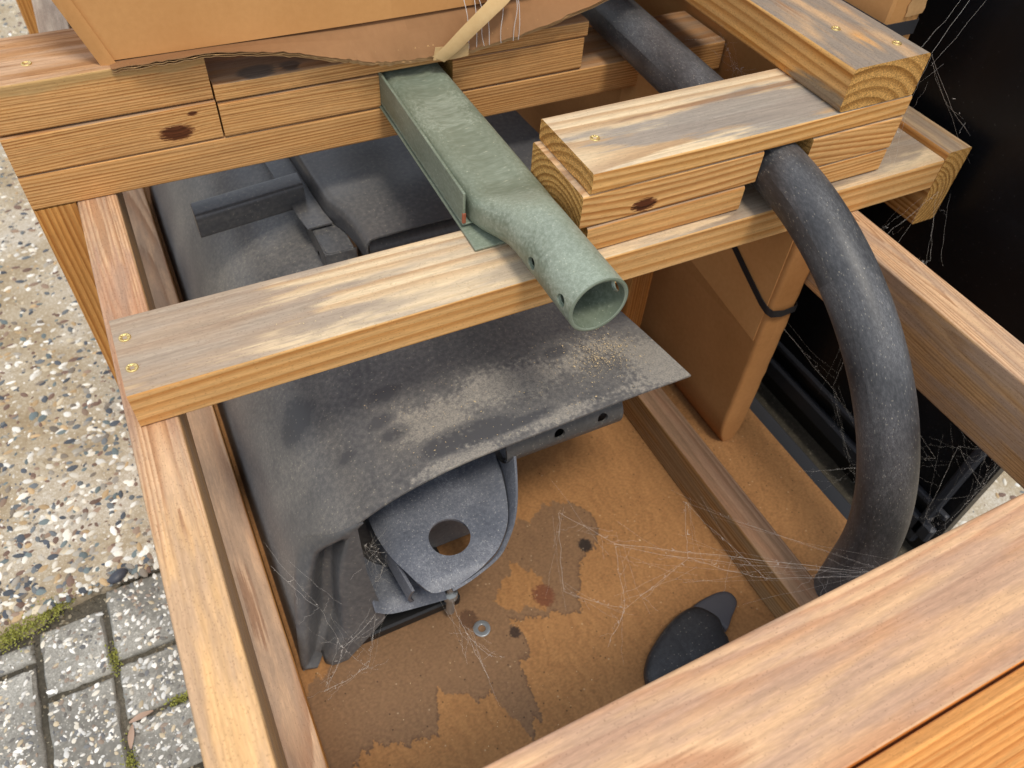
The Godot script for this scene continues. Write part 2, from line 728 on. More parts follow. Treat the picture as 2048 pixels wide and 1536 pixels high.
# ---------------------------------------------------------------- the ground
func ground() -> void:
	var g := Geo.new()
	g.block(Vector3(-30, -1.25, -30), Vector3(30, -1.0062, 30), .01)
	var soil := bake_metal(.6, .6, .0012, {"dark": Color8(66, 62, 54), "dust": Color8(120, 112, 98), "base": .35, "amp": .9, "grain": .6, "seed": 3})
	var sm := textured(soil, .95, .1, .2)
	sm.uv1_triplanar = true
	sm.uv1_world_triplanar = true
	sm.uv1_scale = Vector3.ONE / .6
	var o := put("ground", g, sm)
	tag(o, "dark sandy soil under and between the paving", "ground", "", "structure")

	# concrete setts: columns of unequal lengths
	var pave := Node3D.new()
	pave.name = "pavement"
	add_child(pave)
	pave.position = Vector3(0, -1.0, 0) + K
	tag(pave, "grey concrete setts with pale pebbles and mossy joints", "pavement", "", "structure")
	var conc := bake_metal(.7, .7, .0011, {"dark": Color8(112, 109, 102), "dust": Color8(182, 178, 168), "base": .52, "amp": 1.1, "grain": .55, "spots": 246, "spot": Color8(222, 216, 204), "seed": 5})
	var cm := textured(conc, .93, .12, .2)
	cm.uv1_triplanar = true
	cm.uv1_world_triplanar = true
	cm.uv1_scale = Vector3.ONE / .7
	var cols := [[-.226, [-.66, -.548, -.471, -.385, -.30, -.22, -.14]], [-.3095, [-.636, -.538, -.395, -.31, -.2]], [-.394, [-.626, -.59, -.40, -.29, -.2]], [-.478, [-.64, -.53, -.43, -.33]], [-.142, [-.66, -.55, -.43, -.32]]]
	var pebble_spots := []
	for c in cols:
		for k in c[1].size() - 1:
			var z0: float = c[1][k] + .0035
			var z1: float = c[1][k + 1] - .0035
			var y := -1.0 + rng.randf_range(-.002, .002)
			sett(pave, c[0] + .0035, c[0] + .0805, z0, z1, y, cm)
			for w in int((z1 - z0) * 90):
				pebble_spots.append([c[0] + .004, c[0] + .079, z0, z1, y])
	# washed concrete slabs behind the setts
	var slabs := Node3D.new()
	slabs.name = "slab_paving"
	add_child(slabs)
	slabs.position = Vector3(-.6, -1.0, -1.0) + K
	tag(slabs, "washed concrete slab with pebbles exposed, beside the setts", "pavement", "", "structure")
	var sandy := bake_metal(.7, .7, .0011, {"dark": Color8(140, 122, 96), "dust": Color8(206, 192, 164), "tint": Color8(196, 190, 180), "base": .55, "amp": 1.0, "grain": .5, "spots": 249, "spot": Color8(232, 226, 212), "seed": 9})
	var slm := textured(sandy, .93, .2, .2)
	slm.uv1_triplanar = true
	slm.uv1_world_triplanar = true
	slm.uv1_scale = Vector3.ONE / .7
	var edge := PackedVector3Array()
	var steps := 90
	for k in steps + 1:
		var x := lerpf(-1.5, .02, float(k) / steps)
		var z := -.652 + .012 * sin(x * 9.0) + rng.randf_range(-.004, .004)
		if x < -.30:
			z += .012
		edge.append(Vector3(x, 0, z))
	var sg := Geo.new()
	var rows := []
	for lay in [[-1.06, .004], [-1.004, .004], [-.992, .0], [-.988, -.006]]:
		var line := PackedVector3Array()
		for p in edge:
			line.append(Vector3(p.x, lay[0] + rng.randf_range(-.001, .001), p.z + lay[1]))
		rows.append(line)
	for far in [-.9, -1.5, -4.0]:
		var line := PackedVector3Array()
		for p in edge:
			line.append(Vector3(p.x, -.988, far))
		rows.append(line)
	var bot := PackedVector3Array()
	for p in edge:
		bot.append(Vector3(p.x, -1.06, -4.0))
	rows.append(bot)
	sg.grid(rows)
	put("slab", sg, slm, slabs)
	var sg2 := Geo.new()   # beyond the crate to the right, where a corner of it shows
	sg2.block(Vector3(.885, -1.06, -2.0), Vector3(2.6, -.9985, 1.2), .006)
	put("slab", sg2, slm, slabs)

	# stones set in the concrete
	var stones := [Color8(232, 228, 218), Color8(214, 206, 190), Color8(226, 220, 206), Color8(204, 190, 164), Color8(178, 170, 156), Color8(112, 116, 118), Color8(86, 90, 96), Color8(128, 118, 106), Color8(150, 128, 110), Color8(112, 122, 122), Color8(188, 160, 122), Color8(160, 152, 140), Color8(120, 98, 86)]
	var list := []
	for k in 900:
		list.append([Vector3(rng.randf_range(.90, 1.3), -.999, rng.randf_range(-.5, .1)), .0016 + .0048 * pow(rng.randf(), 1.7)])
	for k in 17000:
		var t := pow(rng.randf(), 1.4)
		var z := -.655 - t * 2.6
		var x := rng.randf_range(-.04 - .50 - t * 1.0, -.05)
		list.append([Vector3(x, -.9885, z), .0016 + .0048 * pow(rng.randf(), 1.7)])
	stone_field("slab_pebbles", slabs, list, stones, .5)
	var l2 := []
	var pale := [Color8(232, 228, 218), Color8(216, 208, 192), Color8(236, 232, 224), Color8(120, 116, 110), Color8(150, 134, 120), Color8(196, 180, 152), Color8(116, 116, 116), Color8(206, 204, 198)]
	for k in 5200:
		var b: Array = pebble_spots[rng.randi() % pebble_spots.size()]
		l2.append([Vector3(rng.randf_range(b[0] + .003, b[1] - .003), b[4] - .0003, rng.randf_range(b[2] + .003, b[3] - .003)), .0009 + .0029 * pow(rng.randf(), 2.0)])
	stone_field("sett_pebbles", pave, l2, pale, .45)
	# grit in the joints
	var l3 := []
	for k in 2600:
		l3.append([Vector3(rng.randf_range(-.5, -.13), -1.0062, rng.randf_range(-.66, -.2)), rng.randf_range(.0008, .0026)])
	stone_field("joint_grit", pave, l3, [Color8(92, 86, 74), Color8(70, 66, 58), Color8(120, 108, 88), Color8(150, 140, 120)], .8)

	# moss along the slab edge and in the joints
	var moss := Geo.new()
	for k in 2600:
		var p := Vector3.ZERO
		var pick := rng.randf()
		if pick < .74:
			var t := rng.randf()
			p = Vector3(lerpf(-.345, -.262, t), -.994, lerpf(-.632, -.664, t)) + Vector3(rng.randfn() * .006, rng.randf() * .006, rng.randfn() * .009)
		elif pick < .82:
			p = Vector3(-.224 + rng.randfn() * .004, -1.004 + rng.randf() * .006, -.556 + rng.randfn() * .010)
		elif pick < .90:
			p = Vector3(-.161 + rng.randfn() * .008, -1.004 + rng.randf() * .006, -.471 + rng.randfn() * .003)
		else:
			p = Vector3(-.2255 + rng.randfn() * .004, -1.004 + rng.randf() * .006, -.418 + rng.randfn() * .014)
		var d := Vector3(rng.randfn(), absf(rng.randfn()) + .3, rng.randfn()).normalized() * rng.randf_range(.0018, .004)
		var s := d.cross(Vector3(rng.randfn(), rng.randfn(), rng.randfn())).normalized() * .0007
		var b := moss.v.size()
		for q in [p - s, p + s, p + d * .6 + s * 1.3, p + d, p + d * .6 - s * 1.3]:
			moss.vert(q)
		moss.tri(b, b + 1, b + 2)
		moss.tri(b, b + 2, b + 4)
		moss.tri(b + 4, b + 2, b + 3)
	var mm := plain(Color8(148, 148, 76), .9, 0, .2)
	var mo := put("moss", moss, mm, self, "", false)
	tag(mo, "yellow green moss along the slab edge and joints", "moss", "", "stuff")


func sett(parent: Node, x0: float, x1: float, z0: float, z1: float, y: float, m: Material) -> void:
	var g := Geo.new()
	var rings := []
	var n := 7
	for lay in [[-.05, 0.0], [-.006, 0.0], [-.0022, .0014], [0.0, .0042]]:
		var r := PackedVector3Array()
		var i: float = lay[1]
		for side in 4:
			for k in n:
				var t := float(k) / n
				var a: float = x0 + i
				var b: float = x1 - i
				var c: float = z0 + i
				var d: float = z1 - i
				var p: Vector2 = [Vector2(lerpf(a, b, t), c), Vector2(b, lerpf(c, d, t)), Vector2(lerpf(b, a, t), d), Vector2(a, lerpf(d, c, t))][side]
				r.append(Vector3(p.x + rng.randf_range(-.0017, .0017), y + lay[0] + rng.randf_range(-.0008, .0008), p.y + rng.randf_range(-.0017, .0017)))
		rings.append(r)
	g.loft(rings, true)
	put("sett", g, m, parent)


func stone_field(called: String, parent: Node3D, list: Array, colours: Array, flat: float) -> void:
	var g := Geo.new()
	var rings := []
	for k in 4:
		var r := PackedVector3Array()
		var a := PI / 2 * (k / 3.4 - .12)
		for s in 8:
			var b := TAU * s / 8
			r.append(Vector3(cos(a) * cos(b) * (1.0 + .16 * sin(b * 2 + 1)), sin(a), cos(a) * sin(b) * (1.0 + .12 * cos(b * 3))))
		rings.append(r)
	g.grid(rings, [], true)
	g.fan(rings[3])
	var mesh := g.mesh(false)
	var m := plain(Color.WHITE, .8, 0, .3)
	m.vertex_color_use_as_albedo = true
	mesh.surface_set_material(0, m)
	var mm := MultiMesh.new()
	mm.transform_format = MultiMesh.TRANSFORM_3D
	mm.use_colors = true
	mm.mesh = mesh
	mm.instance_count = list.size()
	for k in list.size():
		var p: Vector3 = list[k][0] + K - parent.position
		var s: float = list[k][1]
		var b := Basis(Vector3.UP, rng.randf() * TAU) * Basis.from_scale(Vector3(s * rng.randf_range(.9, 1.5), s * flat * rng.randf_range(.5, 1.1), s * rng.randf_range(.6, 1.0)))
		mm.set_instance_transform(k, Transform3D(b, p))
		var c: Color = colours[rng.randi() % colours.size()].srgb_to_linear()
		mm.set_instance_color(k, c * rng.randf_range(.75, 1.1))
	var o := MultiMeshInstance3D.new()
	o.multimesh = mm
	o.name = called
	parent.add_child(o)
	o.set_meta("kind", "stuff")


# ---------------------------------------------------------------- the crate
func crate() -> void:
	var t := thing("wooden_crate", Vector3(.3, -1.0, -.6), "open pine crate of sawn timber with plywood floor, holding steel parts", "crate")
	var brass := plain(Color8(224, 198, 132), .38, .85)
	var rail_top := {"ea": Color8(206, 168, 130), "la": Color8(160, 116, 82), "weather": .55, "grey": Color8(158, 134, 116), "ring": .0026, "speck": 240}
	# ---- floor
	var skid := {"seed": 60, "ru": .003, "rv": .002}
	for z in [-.12, -.62, -1.2]:
		timber("skid", t, 0, Vector3(-.06, -1.0, z - .045), Vector3(.66, -.872, z + .045), 1, skid)
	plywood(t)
	timber("floor_batten", t, 2, Vector3(.5, -.86, -1.32), Vector3(.538, -.80, -.125), -1,
		{"seed": 5, "ea": Color8(168, 132, 104), "la": Color8(142, 106, 80), "eb": Color8(152, 116, 74), "lb": Color8(116, 78, 44), "weather": .3, "ring": .005, "pith": Vector2(.03, .01), "wave": .012, "weather_b": .45, "grey": Color8(128, 112, 90), "knots": [[1, .72, .03, .007, .5]]}, "square floor batten with olive brown side")
	timber("lower_board", t, 2, Vector3(-.075, -.86, -1.36), Vector3(-.0185, -.80, -.122), 1,
		{"seed": 6, "ea": Color8(198, 160, 126), "la": Color8(164, 124, 94), "weather": .6, "grey": Color8(156, 130, 108), "ring": .004, "pith": Vector2(.0, -.04)})
	# ---- side rails on edge, and the front rail
	timber("side_rail", t, 2, Vector3(-.0753, -.583, -1.55), Vector3(-.0374, -.494, -.021), 1,
		rail_top.merged({"seed": 11, "pith": Vector2(.004, .06), "eb": Color8(196, 158, 112), "lb": Color8(150, 110, 72), "weather_b": .5,
		"stains": [[0, 1.34, .02, .2, .05, Color8(216, 172, 120), .85], [0, .3, .02, .42, .08, Color8(210, 192, 170), .85], [0, .98, .02, .12, .04, Color8(176, 130, 102), .6]]}), "side rail with pinkish brown weathered top, beside the paving")
	timber("side_rail", t, 2, Vector3(.6315, -.583, -1.36), Vector3(.6740, -.494, -.021), -1,
		rail_top.merged({"seed": 12, "ea": Color8(204, 164, 128), "pith": Vector2(-.004, .05), "eb": Color8(186, 144, 98), "lb": Color8(150, 110, 72), "weather_b": .7, "grey": Color8(150, 124, 100)}), "side rail beside the black panel")
	timber("front_rail", t, 0, Vector3(-.0365, -.536, -.1195), Vector3(.6305, -.494, -.0245), 1,
		{"seed": 13, "ea": Color8(204, 164, 126), "la": Color8(172, 124, 92), "grey": Color8(170, 138, 116), "weather": .7, "ring": .006, "pith": Vector2(.01, -.05), "eb": Color8(206, 134, 66), "lb": Color8(164, 92, 36), "wave": .004, "speck": 250}, "broad front rail, pinkish brown on top")
	var fb := timber("front_board", t, 0, Vector3(-.03, -.6023, .0098), Vector3(.665, -.4823, .0218), 1,
		{"seed": 16, "eb": Color8(216, 150, 84), "lb": Color8(190, 118, 58), "ea": Color8(216, 150, 84), "la": Color8(176, 110, 52), "ring": .007, "weather": .1, "pith": Vector2(.02, -.12), "wave": .003}, "orange board leaning on the outside of the front rail")
	fb.rotation.x = -.62
	for p in [[-.115, -.771], [-.115, -1.56]]:
		timber("post", t, 1, Vector3(p[0], -1.0, p[1] - .09), Vector3(-.0757, -.4945, p[1] - .001), -1,
			{"seed": 14 + int(-p[1] * 3), "ea": Color8(206, 148, 82), "la": Color8(160, 102, 48), "weather": .05, "ring": .0055, "pith": Vector2(-.07, .03), "rv": .0005}, "orange corner post outside the rail")
	timber("post", t, 1, Vector3(.526, -.799, -.66), Vector3(.560, -.5, -.622), -1, {"seed": 17, "ea": Color8(188, 128, 66), "la": Color8(150, 92, 44), "weather": .1, "pith": Vector2(.05, .02)}, "inner post by the cardboard package")
	timber("post", t, 1, Vector3(.472, -.859, -.70), Vector3(.499, -.5, -.665), -1, {"seed": 18, "ea": Color8(142, 98, 56), "la": Color8(112, 70, 38), "weather": .1, "knots": [[0, .16, .014, .006, .8]]}, "darker knotty inner post")

	# ---- front crossbar and what is screwed onto it
	var pale := {"ea": Color8(214, 190, 154), "la": Color8(176, 142, 106), "grey": Color8(160, 146, 130)}
	var a := timber("crossbar", t, 0, Vector3(-.0655, -.4935, -.542), Vector3(.7785, -.456, -.4535), 1,
		pale.merged({"seed": 21, "weather": .62, "blotch_at": .52, "grey": Color8(178, 160, 138), "ring": .0085, "pith": Vector2(.03, -.05), "wave": .003, "slope": .004, "eb": Color8(214, 166, 106), "lb": Color8(178, 120, 62), "speck": 247,
		"stains": [[0, .03, .04, .17, .07, Color8(150, 130, 112), .8], [0, .49, .02, .08, .03, Color8(196, 150, 108), .7], [0, .62, .07, .13, .035, Color8(120, 104, 90), .7], [0, .8, .04, .07, .05, Color8(146, 130, 114), .8]]}), "long front crossbar with two screws, pale weathered top")
	screw(a, Vector3(-.057, -.4556, -.516), brass, brass)
	screw(a, Vector3(-.057, -.4556, -.481), brass, brass)
	var warm := {"eb": Color8(218, 168, 106), "lb": Color8(168, 110, 56)}
	timber("packing_strip", t, 0, Vector3(.331, -.4555, -.56), Vector3(.5055, -.4278, -.4654), 1, warm.merged({"seed": 22, "ring": .009, "pith": Vector2(.06, -.05)}))
	timber("packing_block", t, 0, Vector3(.3222, -.4273, -.56), Vector3(.5165, -.3925, -.4662), 1,
		warm.merged({"seed": 23, "ring": .0048, "pith": Vector2(.02, -.045), "wave": .008, "knots": [[1, .066, .025, .006, 1.0]]}), "packing block with a black knot, rough curved end grain")
	timber("packing_strip", t, 0, Vector3(.5765, -.4555, -.56), Vector3(.6905, -.4292, -.4658), 1, warm.merged({"seed": 24, "ring": .0048, "wave": .002, "pith": Vector2(.02, -.10)}))
	timber("packing_block", t, 0, Vector3(.5755, -.4288, -.56), Vector3(.6910, -.3925, -.4652), 1, warm.merged({"seed": 25, "ring": .0052, "wave": .002, "pith": Vector2(.03, .10), "slope": .10, "eb": Color8(216, 154, 84), "lb": Color8(150, 88, 36)}))
	var b1 := timber("cover_strip", t, 0, Vector3(.3285, -.3920, -.5605), Vector3(.6915, -.3705, -.4654), 1,
		pale.merged({"seed": 26, "ea": Color8(216, 178, 132), "la": Color8(176, 126, 84), "weather": .25, "ring": .0065, "pith": Vector2(.03, -.07), "eb": Color8(220, 170, 106), "lb": Color8(170, 110, 50),
		"stains": [[0, .2, .062, .19, .036, Color8(140, 132, 124), .85], [0, .18, .03, .2, .004, Color8(128, 96, 72), .6], [0, .3, .06, .035, .02, Color8(222, 182, 122), .8]]}), "cover strip over the bent pipe, grey water stain on top")
	screw(b1, Vector3(.357, -.3702, -.513), brass, brass)
	var p := timber("top_beam", t, 2, Vector3(.5955, -.3700, -1.3), Vector3(.6910, -.3270, -.4662), -1,
		{"seed": 27, "ea": Color8(192, 158, 122), "la": Color8(150, 112, 82), "grey": Color8(140, 127, 114), "weather": .95, "blotch_at": .37, "ring": .008, "pith": Vector2(.02, -.075), "eb": Color8(214, 162, 94), "lb": Color8(160, 102, 44), "weather_b": .15, "speck": 226,
		"stains": [[0, .79, .045, .03, .016, Color8(214, 158, 98), .9], [1, .80, .04, .06, .012, Color8(120, 108, 92), .8]]}, "top beam with grey weathered flaking top and rough end grain", .004)
	screw(p, Vector3(.635, -.3266, -.537), brass, brass)
	screw(p, Vector3(.671, -.3266, -.492), brass, brass)
	timber("end_beam", t, 2, Vector3(.7793, -.5430, -1.3), Vector3(.8150, -.4475, -.4533), -1,
		{"seed": 28, "ea": Color8(202, 168, 126), "la": Color8(158, 120, 86), "weather": .6, "ring": .006, "pith": Vector2(.04, .0), "eb": Color8(200, 146, 84)}, "end beam hung past the crossbar end")

	# ---- rear stack
	var rear := {"eb": Color8(214, 164, 104), "lb": Color8(156, 100, 52), "ea": Color8(178, 136, 96), "la": Color8(140, 98, 62), "ring": .0026, "rv": .0005}
	timber("rear_crossbar", t, 0, Vector3(-.1145, -.4938, -.8665), Vector3(.7175, -.4555, -.771), 1, rear.merged({"seed": 31, "pith": Vector2(.0, -.13), "slope": .006, "wave": .002, "ring": .0040}), "long rear crossbar with fine dark grain")
	timber("packing_block", t, 0, Vector3(-.1142, -.4550, -.8665), Vector3(.0780, -.4145, -.7705), 1, rear.merged({"seed": 32, "ring": .0095, "pith": Vector2(.03, -.11), "eb": Color8(218, 174, 114), "lb": Color8(184, 128, 70), "wave": .008, "knots": [[1, .149, .0255, .0075, .95], [1, .168, .0085, .0022, .9]]}), "packing block with a large brown knot")
	var u1 := timber("packing_block", t, 0, Vector3(-.1142, -.4130, -.8665), Vector3(.0775, -.3665, -.7715), 1, rear.merged({"seed": 33, "pith": Vector2(.01, -.14), "wave": .003, "ea": Color8(228, 196, 166), "la": Color8(196, 154, 124), "weather": .5, "grey": Color8(200, 174, 152), "ring": .0033,
		"stains": [[1, .09, .003, .2, .009, Color8(178, 146, 96), .75]]}), "upper packing block with a pale top and bright orange side")
	screw(u1, Vector3(-.071, -.3662, -.805), brass, brass)
	timber("packing_block", t, 0, Vector3(.0800, -.4548, -.8665), Vector3(.2478, -.4172, -.7700), 1, rear.merged({"seed": 34, "ring": .0056, "wave": .002, "pith": Vector2(.0, .12)}))
	timber("packing_block", t, 0, Vector3(.3335, -.4548, -.8665), Vector3(.5005, -.4163, -.7705), 1, rear.merged({"seed": 35, "ring": .0062, "wave": .002, "pith": Vector2(.0, -.12)}))
	timber("cover_strip", t, 0, Vector3(.0795, -.4158, -.8665), Vector3(.5035, -.3978, -.7695), 1, rear.merged({"seed": 36, "ring": .006, "wave": .002, "pith": Vector2(.02, -.09),
		"stains": [[0, .045, .085, .02, .012, Color8(70, 60, 52), .9], [0, .08, .085, .012, .01, Color8(74, 62, 54), .8]]}), "cover strip over the green tube with a dark ink smudge")


func plywood(parent: Node) -> void:
	var x0 := -.076
	var z0 := -1.36
	var wm := .75
	var hm := 1.345
	var res := .00135
	var W := int(wm / res)
	var H := int(hm / res)
	var n := 150
	# water stain outline, as it lies on the sheet (x, z)
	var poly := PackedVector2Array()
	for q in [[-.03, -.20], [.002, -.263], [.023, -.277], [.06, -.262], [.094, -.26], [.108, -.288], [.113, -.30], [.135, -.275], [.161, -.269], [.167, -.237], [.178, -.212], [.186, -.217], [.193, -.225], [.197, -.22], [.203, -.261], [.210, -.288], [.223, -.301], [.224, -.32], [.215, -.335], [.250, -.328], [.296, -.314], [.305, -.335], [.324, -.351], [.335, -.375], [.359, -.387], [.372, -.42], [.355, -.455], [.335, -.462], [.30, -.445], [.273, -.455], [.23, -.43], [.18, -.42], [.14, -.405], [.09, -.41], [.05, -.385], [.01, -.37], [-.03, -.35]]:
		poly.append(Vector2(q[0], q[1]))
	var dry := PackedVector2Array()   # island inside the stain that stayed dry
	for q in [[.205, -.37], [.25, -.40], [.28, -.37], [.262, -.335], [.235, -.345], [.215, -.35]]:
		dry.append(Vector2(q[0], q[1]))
	var data := PackedByteArray()
	data.resize(W * H * 3)
	var base := Color8(160, 116, 72)
	var late := Color8(132, 92, 56)
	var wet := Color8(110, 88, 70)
	var knots := [[.265, -.349, .012, Color8(112, 68, 46)], [.343, -.387, .008, Color8(44, 36, 32)], [.214, -.323, .006, Color8(58, 44, 36)], [.172, -.359, .010, Color8(92, 66, 48)]]
	for y in H:
		var z := z0 + y * res
		var bo := ((y / 2) & 511) * 512
		var fo := ((y >> 2) & 511) * 512
		var wo := ((y * 3) & 511) * 512
		for x in W:
			var px := x0 + x * res
			var b := blotch[bo + ((x / 2) & 511)] / 255.0
			var f := fine[wo + ((x * 2) & 511)] / 255.0
			# sliced grain runs diagonally across the sheet's length
			var sl := int(px * 260 + z * 40 + (b - .5) * 26) & 511
			var fb := fibre[fo + ((sl * 7 + x) & 511)] / 255.0
			var ring := fposmod(px * 52 + z * 9 + (b - .5) * 9.0, 1.0)
			var c := base.lerp(late, clampf(pow(ring, 3) * .28 + (fb - .5) * .55 + .15, 0, 1))
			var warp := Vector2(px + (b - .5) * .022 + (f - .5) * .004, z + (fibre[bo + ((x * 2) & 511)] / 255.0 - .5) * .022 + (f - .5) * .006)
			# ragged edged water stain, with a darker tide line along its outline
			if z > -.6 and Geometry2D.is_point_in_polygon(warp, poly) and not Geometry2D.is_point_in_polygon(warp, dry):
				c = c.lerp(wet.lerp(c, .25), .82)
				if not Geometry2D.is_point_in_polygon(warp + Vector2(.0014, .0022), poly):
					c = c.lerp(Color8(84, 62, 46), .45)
			for k in knots:
				var d := Vector2((px - k[0]) / k[2], (z - k[1]) / (k[2] * 1.15)).length() + (f - .5) * .6
				if d < 1.15:
					c = c.lerp(k[3], clampf((1.15 - d) * 3, 0, .9))
			c = c * (.86 + .28 * f)
			if white[wo + ((x * 5) & 511)] > 254 and f > .55:
				c = c.darkened(.55)
			elif white[wo + ((x * 7 + 3) & 511)] > 254 and f > .62:
				c = c.lerp(Color8(206, 190, 160), .7)
			var i := (y * W + x) * 3
			data[i] = c.r8
			data[i + 1] = c.g8
			data[i + 2] = c.b8
	var img := Image.create_from_data(W, H, false, Image.FORMAT_RGB8, data)
	var g := Geo.new()
	var b := g.v.size()
	var x1 := x0 + wm
	var z1 := z0 + hm
	for q in [[x0, z0, 0, 0], [x1, z0, 1, 0], [x1, z1, 1, 1], [x0, z1, 0, 1]]:
		g.vert(Vector3(q[0], -.86, q[1]), Vector2(q[2], q[3]))
	g.quad(b, b + 3, b + 2, b + 1)
	var r := [Vector3(x0, -.86, z0), Vector3(x1, -.86, z0), Vector3(x1, -.86, z1), Vector3(x0, -.86, z1)]
	for k in 4:
		b = g.v.size()
		for q in [r[k], r[(k + 1) % 4], r[(k + 1) % 4] - Vector3(0, .012, 0), r[k] - Vector3(0, .012, 0)]:
			g.vert(q, Vector2(.5, .9))
		g.quad(b, b + 1, b + 2, b + 3)
	b = g.v.size()
	for q in r:
		g.vert(q - Vector3(0, .012, 0), Vector2(.5, .9))
	g.quad(b, b + 1, b + 2, b + 3)
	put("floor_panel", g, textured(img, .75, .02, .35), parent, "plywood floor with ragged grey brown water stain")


# ---------------------------------------------------------------- black panel to the right
func black_panel() -> void:
	var t := thing("black_panel", Vector3(.857, -1.0, -1.3), "tall glossy black panel standing upright close beside the crate", "panel")
	var img := bake_metal(.5, .5, .001, {"dark": Color8(13, 13, 15), "dust": Color8(24, 24, 27), "base": .3, "amp": 1.2, "grain": .6, "spots": 254, "spot": Color8(90, 88, 84), "seed": 41})
	var black := textured(img, .38, 0, .4)
	black.uv1_triplanar = true
	black.uv1_world_triplanar = true
	black.uv1_scale = Vector3.ONE * 2.0
	var grey := plain(Color8(44, 46, 52), .5)
	var g := Geo.new()
	g.block(Vector3(.835, -.9985, -2.4), Vector3(.865, .35, -.225), .006)
	put("body", g, black, t)
	g = Geo.new()
	g.block(Vector3(.822, -.955, -2.4), Vector3(.8345, -.925, -.23), .003)
	put("side_trim", g, grey, t)
	g = Geo.new()
	g.block(Vector3(.826, -.9, -2.4), Vector3(.8345, -.889, -.23), .002)
	put("side_trim", g, grey, t)
	g = Geo.new()
	g.block(Vector3(.822, -.975, -.258), Vector3(.8345, .33, -.244), .003)
	put("corner_trim", g, grey, t)
	# dark skirting strip along the crate's floor edge
	g = Geo.new()
	g.block(Vector3(.6755, -1.0, -1.36), Vector3(.705, -.868, -.10), .004)
	var o := put("skirting_strip", g, plain(Color8(40, 42, 47), .6))
	tag(o, "narrow dark grey strip along the crate floor edge", "strip")


